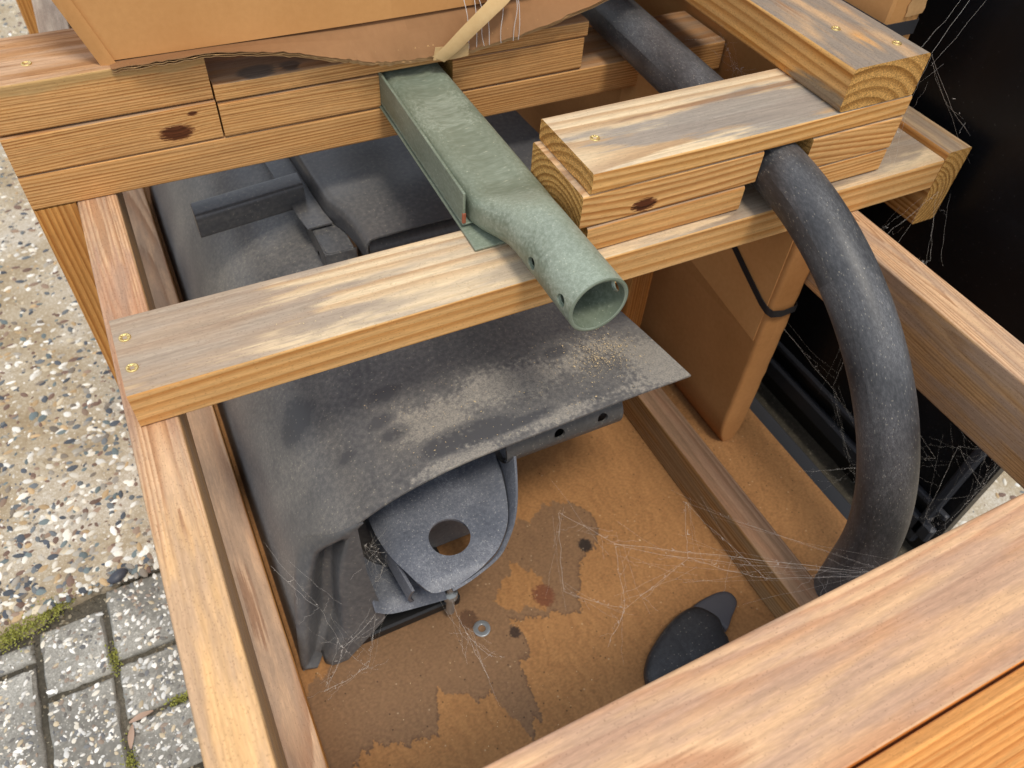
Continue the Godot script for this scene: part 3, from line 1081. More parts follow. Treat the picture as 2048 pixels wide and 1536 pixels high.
# ---------------------------------------------------------------- pressed steel mudguards
func mudguards() -> void:
	var t := thing("steel_mudguard", Vector3(.2, -.86, -.6), "dusty dark grey curved steel guard under the front crossbar", "mudguard")
	var prof := smooth_path([Vector3(-.014, -.857, 0), Vector3(-.008, -.82, 0), Vector3(.001, -.775, 0), Vector3(.014, -.73, 0), Vector3(.034, -.69, 0), Vector3(.062, -.656, 0), Vector3(.098, -.632, 0), Vector3(.145, -.617, 0), Vector3(.2, -.608, 0), Vector3(.3, -.603, 0), Vector3(.442, -.6, 0)], 5)
	var arc := PackedFloat32Array()
	var total := 0.0
	for k in prof.size():
		if k > 0:
			total += prof[k].distance_to(prof[k - 1])
		arc.append(total)
	# where x on the plate lies along the profile
	var along := func(x: float) -> float:
		for k in prof.size():
			if prof[k].x >= x:
				return arc[k]
		return total
	var patches := []
	for q in [[.301, -.486, .022, .012], [.143, -.518, .03, .014], [.118, -.487, .022, .012], [.085, -.470, .02, .012], [.127, -.466, .018, .010], [.196, -.425, .06, .016], [.06, -.55, .03, .03], [.05, -.66, .05, .025], [.1, -.7, .05, .04], [.24, -.418, .04, .008]]:
		patches.append([along.call(q[0]), q[1] + 1.32, q[2], q[3], -.6])
	for q in [[.16, -.405, .05, .012], [.40, -.42, .06, .03], [.30, -.41, .09, .010], [.25, -.47, .14, .03]]:
		patches.append([along.call(q[0]), q[1] + 1.32, q[2], q[3], .45])
	var img := bake_metal(total + .01, .96, .0009, {"dark": Color8(76, 76, 78), "dust": Color8(164, 158, 148), "tint": Color8(146, 140, 130), "base": .42, "amp": .7, "grain": .45, "patches": patches, "spots": 253, "seed": 51})
	var steel := textured(img, .44, .008, .5)
	var simg := bake_metal(.4, .4, .0009, {"dark": Color8(76, 76, 78), "dust": Color8(164, 158, 148), "tint": Color8(146, 140, 130), "base": .16, "amp": .5, "grain": .4, "spots": 254, "seed": 55})
	var bare := textured(simg, .36, 0, .5)
	bare.uv1_triplanar = true
	bare.uv1_scale = Vector3.ONE * 2.5
	var rows := []
	var uvs := []
	var zs := []
	for k in 41:
		zs.append(k / 40.0)
	# near edge of the sheet; below the bend it turns a rounded corner into the end panel
	var near := func(y: float) -> float: return -.398 if y > -.655 else lerpf(-.398, -.372, (-.655 - y) / .2)
	var corner := func(y: float) -> float: return .052 * smoothstep(-.642, -.715, y) * lerpf(1.0, .12, clampf((-.70 - y) / .155, 0, 1))
	for s in zs:
		var line := PackedVector3Array()
		var us := PackedVector2Array()
		for k in prof.size():
			var q := prof[k]
			var zn: float = near.call(q.y) - corner.call(q.y)
			var zf := -1.3 if q.x < .15 else lerpf(-1.3, -.66, clampf((q.x - .15) / .03, 0, 1))
			var z := lerpf(zn, zf, s)
			var x := q.x
			if q.x > .3:   # the right edge runs in towards the back
				x = .3 + (q.x - .3) * (1.0 - .11 * clampf((zn - z) / .1, 0, 2.6))
			var sag := .0015 * sin(x * 30) * sin(z * 22)
			line.append(Vector3(x, q.y + (sag if q.y > -.64 else 0.0), z))
			us.append(Vector2(arc[k] / (total + .01), (z + 1.32) / .96))
		rows.append(line)
		uvs.append(us)
	var g := Geo.new()
	g.sheet(rows, .0022, uvs)
	put("guard_sheet", g, steel, t)
	# end panel closing the near end, with a pressed groove
	var er := []
	var eu := []
	for i in 40:
		var y := lerpf(-.645, -.857, i / 39.0)
		var xl := 0.0
		for k in prof.size() - 1:
			if prof[k].y <= y and prof[k + 1].y >= y:
				xl = lerpf(prof[k].x, prof[k + 1].x, (y - prof[k].y) / maxf(prof[k + 1].y - prof[k].y, 1e-5))
		var xr := .0735
		if y < -.72:
			xr = lerpf(.0735, .083, clampf((-.72 - y) / .09, 0, 1))
		if y < -.81:
			xr = lerpf(.083, .034, clampf((-.81 - y) / .047, 0, 1))
		xr = maxf(xr, xl + .004)
		var line := PackedVector3Array()
		var us := PackedVector2Array()
		var cz: float = corner.call(y)
		var zn: float = near.call(y)
		for j in 45:
			var a := PI / 2 * j / 44.0
			var x := lerpf(xl, xr, 1.0 - cos(a))
			var z := zn - cz + cz * sin(a)
			# pressed groove running down along the corner
			var mid := lerpf(.36, .26, clampf((-.672 - y) / .18, 0, 1))
			var d := ((1.0 - cos(a)) - mid) / .17
			var deep := .034 * exp(-d * d * d * d) * smoothstep(-.662, -.69, y) * (1.0 - .45 * smoothstep(-.81, -.857, y))
			x += deep * .35
			z -= deep * .85
			line.append(Vector3(x, y, z))
			us.append(Vector2((x - z) * 1.5, .1 - y * 1.04))
		er.append(line)
		eu.append(us)
	g = Geo.new()
	g.sheet(er, .0022, eu)
	put("end_panel", g, bare, t, "end panel with a deep pressed groove")
	g = Geo.new()  # unseen sheet, added to keep light out of the gap behind the bracket
	g.sheet([PackedVector3Array([Vector3(.03, -.845, -.452), Vector3(.23, -.845, -.452)]), PackedVector3Array([Vector3(.07, -.665, -.452), Vector3(.23, -.612, -.452)])], .002)
	put("added_shade_sheet", g, bare, t)

	# bracket: a bent plate with a large hole
	var bimg := bake_metal(.3, .3, .0007, {"dark": Color8(70, 74, 84), "dust": Color8(150, 152, 156), "tint": Color8(136, 138, 144), "base": .5, "amp": .8, "grain": .6, "spots": 250, "spot": Color8(208, 202, 190), "seed": 61})
	var bm := textured(bimg, .5, .015, .5)
	bm.uv1_triplanar = true
	bm.uv1_scale = Vector3.ONE * 3.3
	var out := [Vector2(.100, -.47), Vector2(.17, -.475), Vector2(.243, -.47), Vector2(.240, -.435), Vector2(.233, -.401), Vector2(.222, -.373), Vector2(.205, -.352), Vector2(.188, -.340), Vector2(.161, -.333), Vector2(.136, -.330), Vector2(.116, -.336), Vector2(.107, -.362), Vector2(.099, -.40), Vector2(.096, -.435)]
	var ring := PackedVector3Array()
	for q in out:
		ring.append(Vector3(q.x, 0, q.y))
	ring.append(ring[0])
	ring = smooth_path(Array(ring), 4)
	ring.remove_at(ring.size() - 1)
	var n := ring.size()
	var hc := Vector3(.159, 0, -.378)
	var by := func(p: Vector3) -> float:
		var y := -.70
		var dl := smoothstep(.118, .096, p.x)      # rolled down to the left
		y -= .012 * dl * dl
		y += .016 * pow(clampf((p.x - .2) / .04, 0, 1), 2) * clampf((-.36 - p.z) / .05, 0, 1)   # rises to the flange
		y -= .006 * smoothstep(-.34, -.328, p.z)
		return y
	var brows := []
	for k in 7:
		var line := PackedVector3Array()
		for i in n + 1:
			var p := ring[i % n]
			var dir := (p - hc)
			var a := atan2(dir.z, dir.x)
			var inner := hc + Vector3(cos(a), 0, sin(a)) * .0215
			var q := inner.lerp(p, k / 6.0)
			q.y = by.call(q) - (.0008 if k == 0 else 0.0)
			line.append(q)
		brows.append(line)
	g = Geo.new()
	g.sheet(brows, -.0035)
	var br := put("bracket", g, bm, t, "bent grey bracket plate with a large round hole")
	# right flange up to the guard, left web down, lower flange
	var fl := []
	for k in 9:
		var s := k / 8.0
		var edge := smooth_path([Vector3(.243, 0, -.475), Vector3(.240, 0, -.435), Vector3(.233, 0, -.401), Vector3(.222, 0, -.373), Vector3(.205, 0, -.352), Vector3(.188, 0, -.340), Vector3(.161, 0, -.333), Vector3(.14, 0, -.3302)], 5)
		var line := PackedVector3Array()
		for i in edge.size():
			var p := edge[i]
			p.y = by.call(p)
			var rise := lerpf(.072, .003, pow(smoothstep(0.0, .62, float(i) / edge.size()), .7))
			line.append(p + Vector3(.010 * s * s * (1 - float(i) / edge.size()), rise * s - .0012, .002 * s))
		fl.append(line)
	g = Geo.new()
	g.sheet(fl, .003)
	put("flange", g, bm, br)
	var web := []
	for k in 9:
		var s := k / 8.0
		var line := PackedVector3Array()
		for i in 13:
			var z := lerpf(-.455, -.345, i / 12.0)
			var p := Vector3(lerpf(.097, .108, i / 12.0), 0, z)
			line.append(Vector3(p.x - .006 * sin(s * PI / 2) + .012 * s * s, lerpf(-.7115, -.783, s), z - .012 * s - .012 * s * (i / 12.0)))
		web.append(line)
	g = Geo.new()
	g.sheet(web, .003)
	put("web", g, bm, br)
	var low := []
	for k in 7:
		var s := k / 6.0
		var line := PackedVector3Array()
		for i in 15:
			var u := i / 14.0
			var x := lerpf(.072, .148, u)
			var z := lerpf(lerpf(-.43, -.40, u), lerpf(-.372, -.362, u), s)
			var lip := .013 * pow(1.0 - u, 8.0) - .008 * smoothstep(.85, 1.0, s)
			line.append(Vector3(x, -.785 + lip + .03 * pow(1 - s, 3) * pow(1.0 - u, 6.0), z))
		low.append(line)
	g = Geo.new()
	g.sheet(low, .003)
	put("lower_flange", g, bm, br)
	g = Geo.new()
	var zinc := plain(Color8(178, 180, 178), .35, .8)
	g.tube(PackedVector3Array([Vector3(.1545, -.765, -.368), Vector3(.1545, -.795, -.368), Vector3(.1545, -.795, -.368), Vector3(.1545, -.805, -.368), Vector3(.1545, -.806, -.368), Vector3(.1545, -.84, -.368)]), [.004, .004, .0085, .0085, .005, .005], 12)
	put("bolt", g, zinc, br, "zinc bolt under the bracket")
	# tube with two holes below the near edge
	var timg := bake_metal(.3, .3, .0009, {"dark": Color8(72, 71, 70), "dust": Color8(116, 112, 108), "base": .35, "amp": .6, "seed": 71})
	var tm := textured(timg, .5, 0, .5)
	tm.uv1_triplanar = true
	tm.uv1_scale = Vector3.ONE * 3.3
	g = Geo.new()
	var fo := func(a: float, x: float) -> Vector3: return Vector3(x, -.6475 + cos(a) * .024, -.4335 + sin(a) * .024)
	var fi := func(a: float, x: float) -> Vector3: return Vector3(x, -.6475 + cos(a) * .021, -.4335 + sin(a) * .021)
	var us := []
	for k in 33:
		us.append(-PI + TAU * k / 32)
	var ha := 1.25
	g.holed(fo, fi, us, [.236, .25, .26, .32, .374], [[ha, .2965, .0062 / .024, .0062], [ha, .3485, .0062 / .024, .0062]])
	var ringo := PackedVector3Array()
	var ringi := PackedVector3Array()
	for a in us:
		ringo.append(fo.call(a, .374))
		ringi.append(fi.call(a, .374))
	g.grid([ringo, ringi])
	put("cross_tube", g, tm, t, "grey tube with round holes under the guard", false)

	# ---- second guard, further back and higher
	var t2 := thing("steel_mudguard", Vector3(.3, -.86, -.9), "grey steel guard with square side arm behind the front crossbar", "mudguard")
	var st2 := bare
	for piece in [[-.687, [[-.003, -.59], [-.003, -.572], [-.002, -.566], [.002, -.5605], [.008, -.559], [.05, -.557], [.12, -.5565], [.2, -.557], [.3, -.559]], "guard_sheet"], [-.765, [[-.034, -.5875], [-.032, -.5865], [-.018, -.586], [-.004, -.5855]], "edge_strip"]]:
		rows = []
		for k in 21:
			var s := k / 20.0
			var z := lerpf(piece[0], -1.3, s)
			var line := PackedVector3Array()
			var xl := .194 + (z + .687) * .055 - .012 * smoothstep(-.735, -.775, z)
			for q in piece[1]:
				line.append(Vector3(xl + q[0], q[1] + .0008 * sin(z * 40), z))
			rows.append(line)
		g = Geo.new()
		g.sheet(rows, .0022)
		put(piece[2], g, st2, t2)
	g = Geo.new()
	var arm := []
	for x in [.030, .0305, .160]:
		var r := PackedVector3Array()
		var h: float = .0165 if x > .0302 else .0155
		for k in 24:
			var a := TAU * k / 24
			var cx := signf(cos(a)) * pow(absf(cos(a)), .35) * h
			var cy := signf(sin(a)) * pow(absf(sin(a)), .35) * h
			r.append(Vector3(x + .06 * 0, -.582 + cy, -.823 - (x - .03) * .12 + cx))
		arm.append(r)
	g.loft(arm)
	put("arm", g, st2, t2, "square steel arm sticking out to the side")
	g = Geo.new()
	var fo2 := func(u: float, w: float) -> Vector3:
		var k := clampf((u + .006) / .012, 0, 1) * PI / 2
		if u < -.006:
			return Vector3(.150, -.5905 - w, -.721 + u + .006)
		if u > .006:
			return Vector3(.156 + u - .006, -.5905 - w, -.715)
		return Vector3(.156 - .006 * cos(k), -.5905 - w, -.721 + .006 * sin(k))
	var fi2 := func(u: float, w: float) -> Vector3: return fo2.call(u, w) + Vector3(.0022, 0, -.0022)
	g.holed(fo2, fi2, [-.08, -.05, -.006, -.003, 0, .003, .006, .02, .036], [0.0, .02, .048], [[-.032, .022, .0055, .0055]])
	g.block(Vector3(.1505, -.5935, -.80), Vector3(.186, -.5915, -.7165), .0005)
	put("box_end", g, st2, t2, "folded box end with a bolt hole", false)
	g = Geo.new()
	g.tube(PackedVector3Array([Vector3(.2, -.60, -.725), Vector3(.5, -.60, -.725)]), .024, 24)
	put("cross_tube", g, st2, t2)
	for x in [.21, .44]:
		g = Geo.new()
		g.block(Vector3(x, -.86, -.80), Vector3(x + .03, -.565, -.77), .002)
		put("stay", g, st2, t2)


# ---------------------------------------------------------------- green tube, flattened at the back
func green_tube() -> void:
	var t := thing("green_steel_tube", Vector3(.288, -.456, -.6), "green painted steel tube, round open end in front, flattened behind", "tube")
	var img := bake_metal(.36, .7, .0007, {"dark": Color8(96, 106, 88), "dust": Color8(172, 178, 166), "tint": Color8(142, 152, 134), "base": .40, "amp": .7, "grain": .35, "spots": 254, "spot": Color8(210, 206, 180), "seed": 91,
		"patches": [[.045, .06, .05, .12, -.45], [.13, .06, .05, .12, -.45], [.09, .36, .03, .035, .25], [.09, .60, .06, .09, .25], [.07, .2, .03, .08, .15], [.16, .32, .03, .2, -.3], [.02, .5, .03, .2, -.25]]})
	var green := textured(img, .42, .004, .5)
	var sect := func(a: float, z: float, off: float) -> Vector3:
		var m := smoothstep(-.478, -.545, z)
		var c := Vector3(.2877, -.4247, 0).lerp(Vector3(.2868, -.4365, 0), m)
		c.x -= .0
		var e := lerpf(1.0, .48, m)
		var hw := lerpf(.0273, .0372, m) - off
		var hh := lerpf(.0273, .0178, m) - off
		var x := signf(cos(a)) * pow(absf(cos(a)), e) * hw
		var y := signf(sin(a)) * pow(absf(sin(a)), e) * hh
		if sin(a) > 0:   # hollow along the flattened top, and the dent where it begins
			y -= m * .0030 * exp(-x * x / .0003) + .0022 * exp(-pow((z + .50) / .012, 2)) * exp(-pow((x - .004) / .016, 2))
		return Vector3(c.x + x, c.y + y, z)
	var fo := func(a: float, z: float) -> Vector3: return sect.call(a, z, 0.0)
	var fi := func(a: float, z: float) -> Vector3: return sect.call(a, z, .0034)
	var us := []
	for k in 65:
		us.append(-PI * .5 + TAU * k / 64)
	var zs := []
	for k in 40:
		zs.append(lerpf(-1.02, -.374, k / 39.0))
	var hr := .0055 / .0273
	var g := Geo.new()
	g.holed(fo, fi, us, zs, [[PI * .985, -.439, hr, .0058], [PI * .97, -.3885, hr, .0058], [.03, -.3885, hr, .0058]], Vector2(.0273 / .36, 1.0 / .7))
	for k in g.uv.size():
		g.uv[k] += Vector2(.12, 1.49)
	for e in [-.374, -1.02]:
		var rows := []
		for j in 5:
			var s := j / 4.0
			var line := PackedVector3Array()
			for a in us:
				line.append(sect.call(a, e, .0034 * s) + Vector3(0, 0, .0007 * sin(s * PI) * signf(e + .7)))
			rows.append(line)
		g.grid(rows, [])
	put("tube", g, green, t, "", false)
	var flat := textured(img, .5, .01, .5)
	flat.uv1_triplanar = true
	flat.uv1_scale = Vector3(2, 2, 2)
	g = Geo.new()
	var strip := func(x0: float, x1: float, y0: float, y1: float, z0: float, z1: float, dx: float) -> Geo:
		var q := Geo.new()
		q.block(Vector3(x0, y0, z0), Vector3(x1, y1, z1), .0006)
		for k in q.v.size():
			q.v[k].x += dx * (z1 - q.v[k].z) / (z1 - z0)
		return q
	put("angle_strip", strip.call(.2425, .2452, -.4475, -.4145, -.9, -.538, .0085), flat, t, "upright strip of the steel angle, rusty at its end")
	put("angle_flange", strip.call(.2426, .30, -.4500, -.4478, -.9, -.5385, .0080), flat, t)
	put("base_plate", strip.call(.2405, .330, -.4553, -.4525, -.9, -.506, .0085), flat, t, "thin green base plate on the front crossbar")
	var rust := plain(Color8(150, 84, 58), .8)
	g = Geo.new()
	g.block(Vector3(.2422, -.4470, -.5400), Vector3(.2455, -.436, -.5374), .0004)
	put("rust_patch", g, rust, t)


func bent_pipe() -> void:
	var img := bake_metal(.4, .9, .001, {"dark": Color8(44, 44, 46), "dust": Color8(124, 122, 120), "tint": Color8(108, 107, 108), "base": .36, "amp": 1.0, "grain": .55, "spots": 252, "seed": 101})
	var m := textured(img, .48, .01, .5)
	var pts := PackedVector3Array()
	var start := Vector3(.5464, -.4195, -.4877)
	var ahead := Vector3(-.0676, 0, .9977)
	var down := Vector3(.0733, -.9973, 0)
	var bend := .2974
	for k in 12:
		pts.append(start - ahead * lerpf(.75, 0, k / 11.0))
	for k in range(1, 41):
		var a := PI / 2 * k / 40
		pts.append(start + down * bend * (1 - cos(a)) + ahead * bend * sin(a))
	pts.append(start + down * .37 + ahead * bend)
	pts.append(start + down * .4412 + ahead * bend)
	var g := Geo.new()
	g.tube(pts, .0271, 40)
	for k in g.uv.size():
		g.uv[k].y /= .9
	var o := put("bent_pipe", g, m)
	tag(o, "thick black pipe bent downwards to the crate floor", "pipe")


# ---------------------------------------------------------------- cardboard
func card_material(sd: int, c0: Color, c1: Color) -> StandardMaterial3D:
	var img := bake_metal(.5, .5, .001, {"dark": c0, "dust": c1, "base": .5, "amp": .9, "grain": .12, "spots": 256, "seed": sd})
	var m := textured(img, .85, .004, .25)
	m.uv1_triplanar = true
	m.uv1_scale = Vector3(2, 2, 2)
	return m


func cardboard() -> void:
	var tan := card_material(111, Color8(190, 138, 84), Color8(206, 154, 98))
	var brown := card_material(113, Color8(134, 98, 66), Color8(156, 116, 80))
	var edge := card_material(115, Color8(176, 134, 88), Color8(206, 168, 118))
	# ---- box lying on the rear stack
	var t := thing("cardboard_box", Vector3(.3, -.365, -.95), "large tan cardboard box on the rear timbers, torn along its bottom", "box")
	var g := Geo.new()
	var rows := []
	for k in 9:
		var s := k / 8.0
		var line := PackedVector3Array()
		for i in 21:
			var u := i / 20.0
			var x := lerpf(-.006 - .075 * s, .62, u)
			line.append(Vector3(x, lerpf(-.3645, -.14, s), -.7815 - .012 * s + .003 * sin(u * 5) * (1 - s)))
		rows.append(line)
	g.sheet(rows, .006)
	put("front_wall", g, tan, t)
	g = Geo.new()
	rows = []
	for k in 9:
		var s := k / 8.0
		var line := PackedVector3Array()
		for i in 9:
			line.append(Vector3(-.006 - .075 * s + (.002 if i == 8 else 0.0), lerpf(-.3645, -.14, s), lerpf(-1.3, -.783 - .012 * s, i / 8.0)))
		rows.append(line)
	g.sheet(rows, .006)
	put("side_wall", g, tan, t)
	g = Geo.new()
	g.block(Vector3(-.08, -.141, -1.3), Vector3(.62, -.135, -.8), .002)
	put("lid", g, tan, t)
	g = Geo.new()   # corner tab hanging below the corner
	rows = []
	for k in 7:
		var s := k / 6.0
		rows.append(PackedVector3Array([Vector3(-.0085 - .045 * s, lerpf(-.3755, -.24, s), -.779 - .006 * s), Vector3(-.001 - .045 * s, lerpf(-.3735, -.24, s), -.7765 - .006 * s), Vector3(.0035 - .042 * s, lerpf(-.3715, -.24, s), -.7785 - .006 * s)]))
	g.sheet(rows, .002)
	put("corner_tab", g, tan, t)
	# sagging torn bottom flap of double wall board: three liners with fluting between
	var low := smooth_path([Vector3(-.004, -.3655, -.768), Vector3(.04, -.360, -.757), Vector3(.078, -.3585, -.755), Vector3(.12, -.3635, -.755), Vector3(.16, -.372, -.755), Vector3(.2, -.3835, -.755), Vector3(.235, -.3935, -.755), Vector3(.268, -.3985, -.755), Vector3(.301, -.400, -.755), Vector3(.359, -.399, -.755), Vector3(.431, -.388, -.755), Vector3(.499, -.371, -.755), Vector3(.57, -.35, -.755)], 8)
	var rip := PackedFloat32Array()
	for k in low.size():
		rip.append(rng.randf_range(-.0016, .0016))
	for lay in 3:
		g = Geo.new()
		rows = []
		for j in 9:
			var s := j / 8.0
			var line := PackedVector3Array()
			for k in low.size():
				var p := low[k]
				var q := Vector3(p.x, -.366, -.786)
				var e := q.lerp(p, s)
				e.y = lerpf(q.y, p.y, s * s * .6 + s * .4) - lay * .0026
				if s > .8:
					e.z += (rip[k] + rng.randf_range(-.0008, .0008)) * (s - .8) * 5
					e.y += rng.randf_range(-.0004, .0004)
				e.z -= lay * .0015
				line.append(e)
			rows.append(line)
		g.sheet(rows, -.0007)
		put("torn_liner", g, brown if lay == 0 else edge, t)
		if lay < 2:
			g = Geo.new()
			rows = []
			for j in 2:
				var line := PackedVector3Array()
				for k in range(0, (low.size() - 1) * 3 + 1):
					var f := k / 3.0
					var i := mini(int(f), low.size() - 2)
					var p := low[i].lerp(low[i + 1], f - i)
					var q := Vector3(p.x, -.366, -.786)
					var s: float = [.5, .8][j]
					var e := q.lerp(p, s)
					e.y = lerpf(q.y, p.y, s * s * .6 + s * .4) - lay * .0026 - .0016 + .0006 * sin(k * 2.1)
					e.z -= lay * .0015
					line.append(e)
				rows.append(line)
			g.sheet(rows, .0005)
			put("fluting", g, edge, t)
	# peeled paper tape with loose threads
	var tape := card_material(117, Color8(186, 152, 104), Color8(208, 178, 130))
	g = Geo.new()
	var path := smooth_path([Vector3(.392, -.345, -.768), Vector3(.382, -.352, -.757), Vector3(.362, -.362, -.750), Vector3(.340, -.376, -.747), Vector3(.322, -.391, -.748), Vector3(.309, -.402, -.752)], 6)
	rows = []
	for k in path.size():
		var s := float(k) / (path.size() - 1)
		var wd := lerpf(.012, .006, s)
		var a := lerpf(.5, 1.2, s)
		rows.append(PackedVector3Array([path[k] + Vector3(-wd, .003, -.002), path[k] + Vector3(0, 0, .0015), path[k] + Vector3(wd, -.003 * a, .001)]))
	g.sheet(rows, .0004)
	var tp := put("paper_tape", g, tape, t, "curled strip of torn brown paper tape")
	g = Geo.new()
	g.sheet([PackedVector3Array([Vector3(.36, -.338, -.776), Vector3(.39, -.336, -.776), Vector3(.415, -.334, -.776), Vector3(.435, -.33, -.777)]), PackedVector3Array([Vector3(.365, -.354, -.774), Vector3(.388, -.358, -.772), Vector3(.41, -.350, -.773), Vector3(.43, -.352, -.774)])], .0005)
	put("paper_tape", g, tape, t)
	g = Geo.new()
	g.sheet([PackedVector3Array([Vector3(.306, -.389, -.753), Vector3(.33, -.391, -.752), Vector3(.344, -.39, -.752)]), PackedVector3Array([Vector3(.303, -.4025, -.7525), Vector3(.325, -.4045, -.7515), Vector3(.3435, -.4035, -.7518)])], .0005)
	put("paper_tape", g, tape, t)
	var thread := plain(Color8(206, 200, 196), .6)
	for q in [[.345, .345], [.357, .354], [.362, .363], [.372, .369], [.389, .383], [.405, .398], [.407, .404]]:
		g = Geo.new()
		var a := Vector3(q[0], -.352, -.768)
		var b := Vector3(q[1], -.397, -.7535)
		g.tube(smooth_path([a, a.lerp(b, .3) + Vector3(rng.randfn() * .0012, 0, .004), a.lerp(b, .7) + Vector3(rng.randfn() * .0012, 0, .003), b], 5), .00035, 5)
		put("thread", g, thread, tp)

	# ---- flat package standing in the crate
	var t2 := thing("cardboard_package", Vector3(.61, -.86, -.8), "tall flat cardboard package standing inside the crate, black strap round it", "package")
	var amber := card_material(121, Color8(160, 112, 66), Color8(182, 130, 80))
	g = Geo.new()
	rows = []
	var prof := [[.6300, -1.25], [.6295, -.452], [.628, -.4485], [.624, -.4470], [.5935, -.4465], [.590, -.4480], [.5885, -.4520], [.5885, -.52], [.5890, -.8], [.5885, -1.25]]
	for k in 25:
		var s := k / 24.0
		var y := lerpf(-.8595, -.462, s)
		var line := PackedVector3Array()
		for q in prof:
			var x: float = q[0]
			var z: float = q[1]
			if s < .06:
				x = lerpf(.609, x, .45 + .55 * smoothstep(0, .06, s))
			var crease := .0012 * exp(-pow((s - .13) / .006, 2)) + .001 * exp(-pow((s - .2) / .006, 2)) + .0012 * exp(-pow((s - .62) / .01, 2))
			if z > -.46:
				z -= crease + .0006 * sin(s * 90 + x * 200)
			line.append(Vector3(x, y, z))
		rows.append(line)
	g.loft(rows)
	put("carton", g, amber, t2)
	g = Geo.new()   # overlapping side panel whose torn edge shows
	rows = []
	for k in 13:
		var s := k / 12.0
		var line := PackedVector3Array()
		for i in 9:
			var u := i / 8.0
			var z := lerpf(-.80, -.4535, u)
			var y0 := -.66 + .05 * (1 - u) + rng.randf_range(-.0008, .0008)
			line.append(Vector3(.5872, lerpf(y0, -.463, s), z))
		rows.append(line)
	g.sheet(rows, .0012)
	put("outer_panel", g, card_material(123, Color8(184, 132, 80), Color8(202, 150, 96)), t2)
	g = Geo.new()
	var band := plain(Color8(26, 25, 28), .55)
	rows = []
	for q in [[.5862, -.80, -.545], [.5858, -.65, -.547], [.5856, -.54, -.565], [.5852, -.50, -.585], [.5850, -.462, -.603], [.5860, -.4505, -.607], [.590, -.4440, -.609], [.605, -.4425, -.612], [.627, -.4440, -.613], [.631, -.449, -.613]]:
		rows.append(PackedVector3Array([Vector3(q[0], q[2] + .005, q[1]), Vector3(q[0], q[2] - .005, q[1])]))
	g.sheet(rows, .0008)
	put("strap", g, band, t2, "black strap across the package")

	# ---- long box behind the top beam
	var t3 := thing("cardboard_package", Vector3(.745, -1.0, -1.0), "long cardboard package with woven black strap beside the top beam", "package")
	g = Geo.new()
	var lines := []
	for y in [-.999, -.9, -.6, -.338, -.300, -.25]:
		lines.append(PackedVector3Array([Vector3(.7205, y, -1.5), Vector3(.7205, y, -.552), Vector3(.723, y, -.549), Vector3(.764, y, -.549), Vector3(.767, y, -.552), Vector3(.767, y, -1.5)]))
	g.hard(lines)
	put("carton", g, tan, t3)
	g = Geo.new()
	rows = []
	for q in [[.7188, -.9], [.7188, -.556], [.7205, -.5475], [.765, -.5470], [.7690, -.552], [.7690, -.9]]:
		rows.append(PackedVector3Array([Vector3(q[0], -.341, q[1]), Vector3(q[0], -.356, q[1])]))
	g.sheet(rows, .001)
	put("strap", g, plain(Color8(46, 46, 50), .7), t3, "woven dark webbing strap")
	for k in 3:
		g = Geo.new()
		var x: float = [.742, .750, .758][k]
		rows = []
		for j in 9:
			var s := j / 8.0
			rows.append(PackedVector3Array([Vector3(x + .0012 * sin(j * 2.4), lerpf(-.336, -.29, s), -.5478), Vector3(x + .0065, lerpf(-.336 + .001 * k, -.29, s), -.5462 + .0008 * sin(j * 2.0))]))
		g.sheet(rows, .0008)
		put("torn_edge", g, edge, t3)


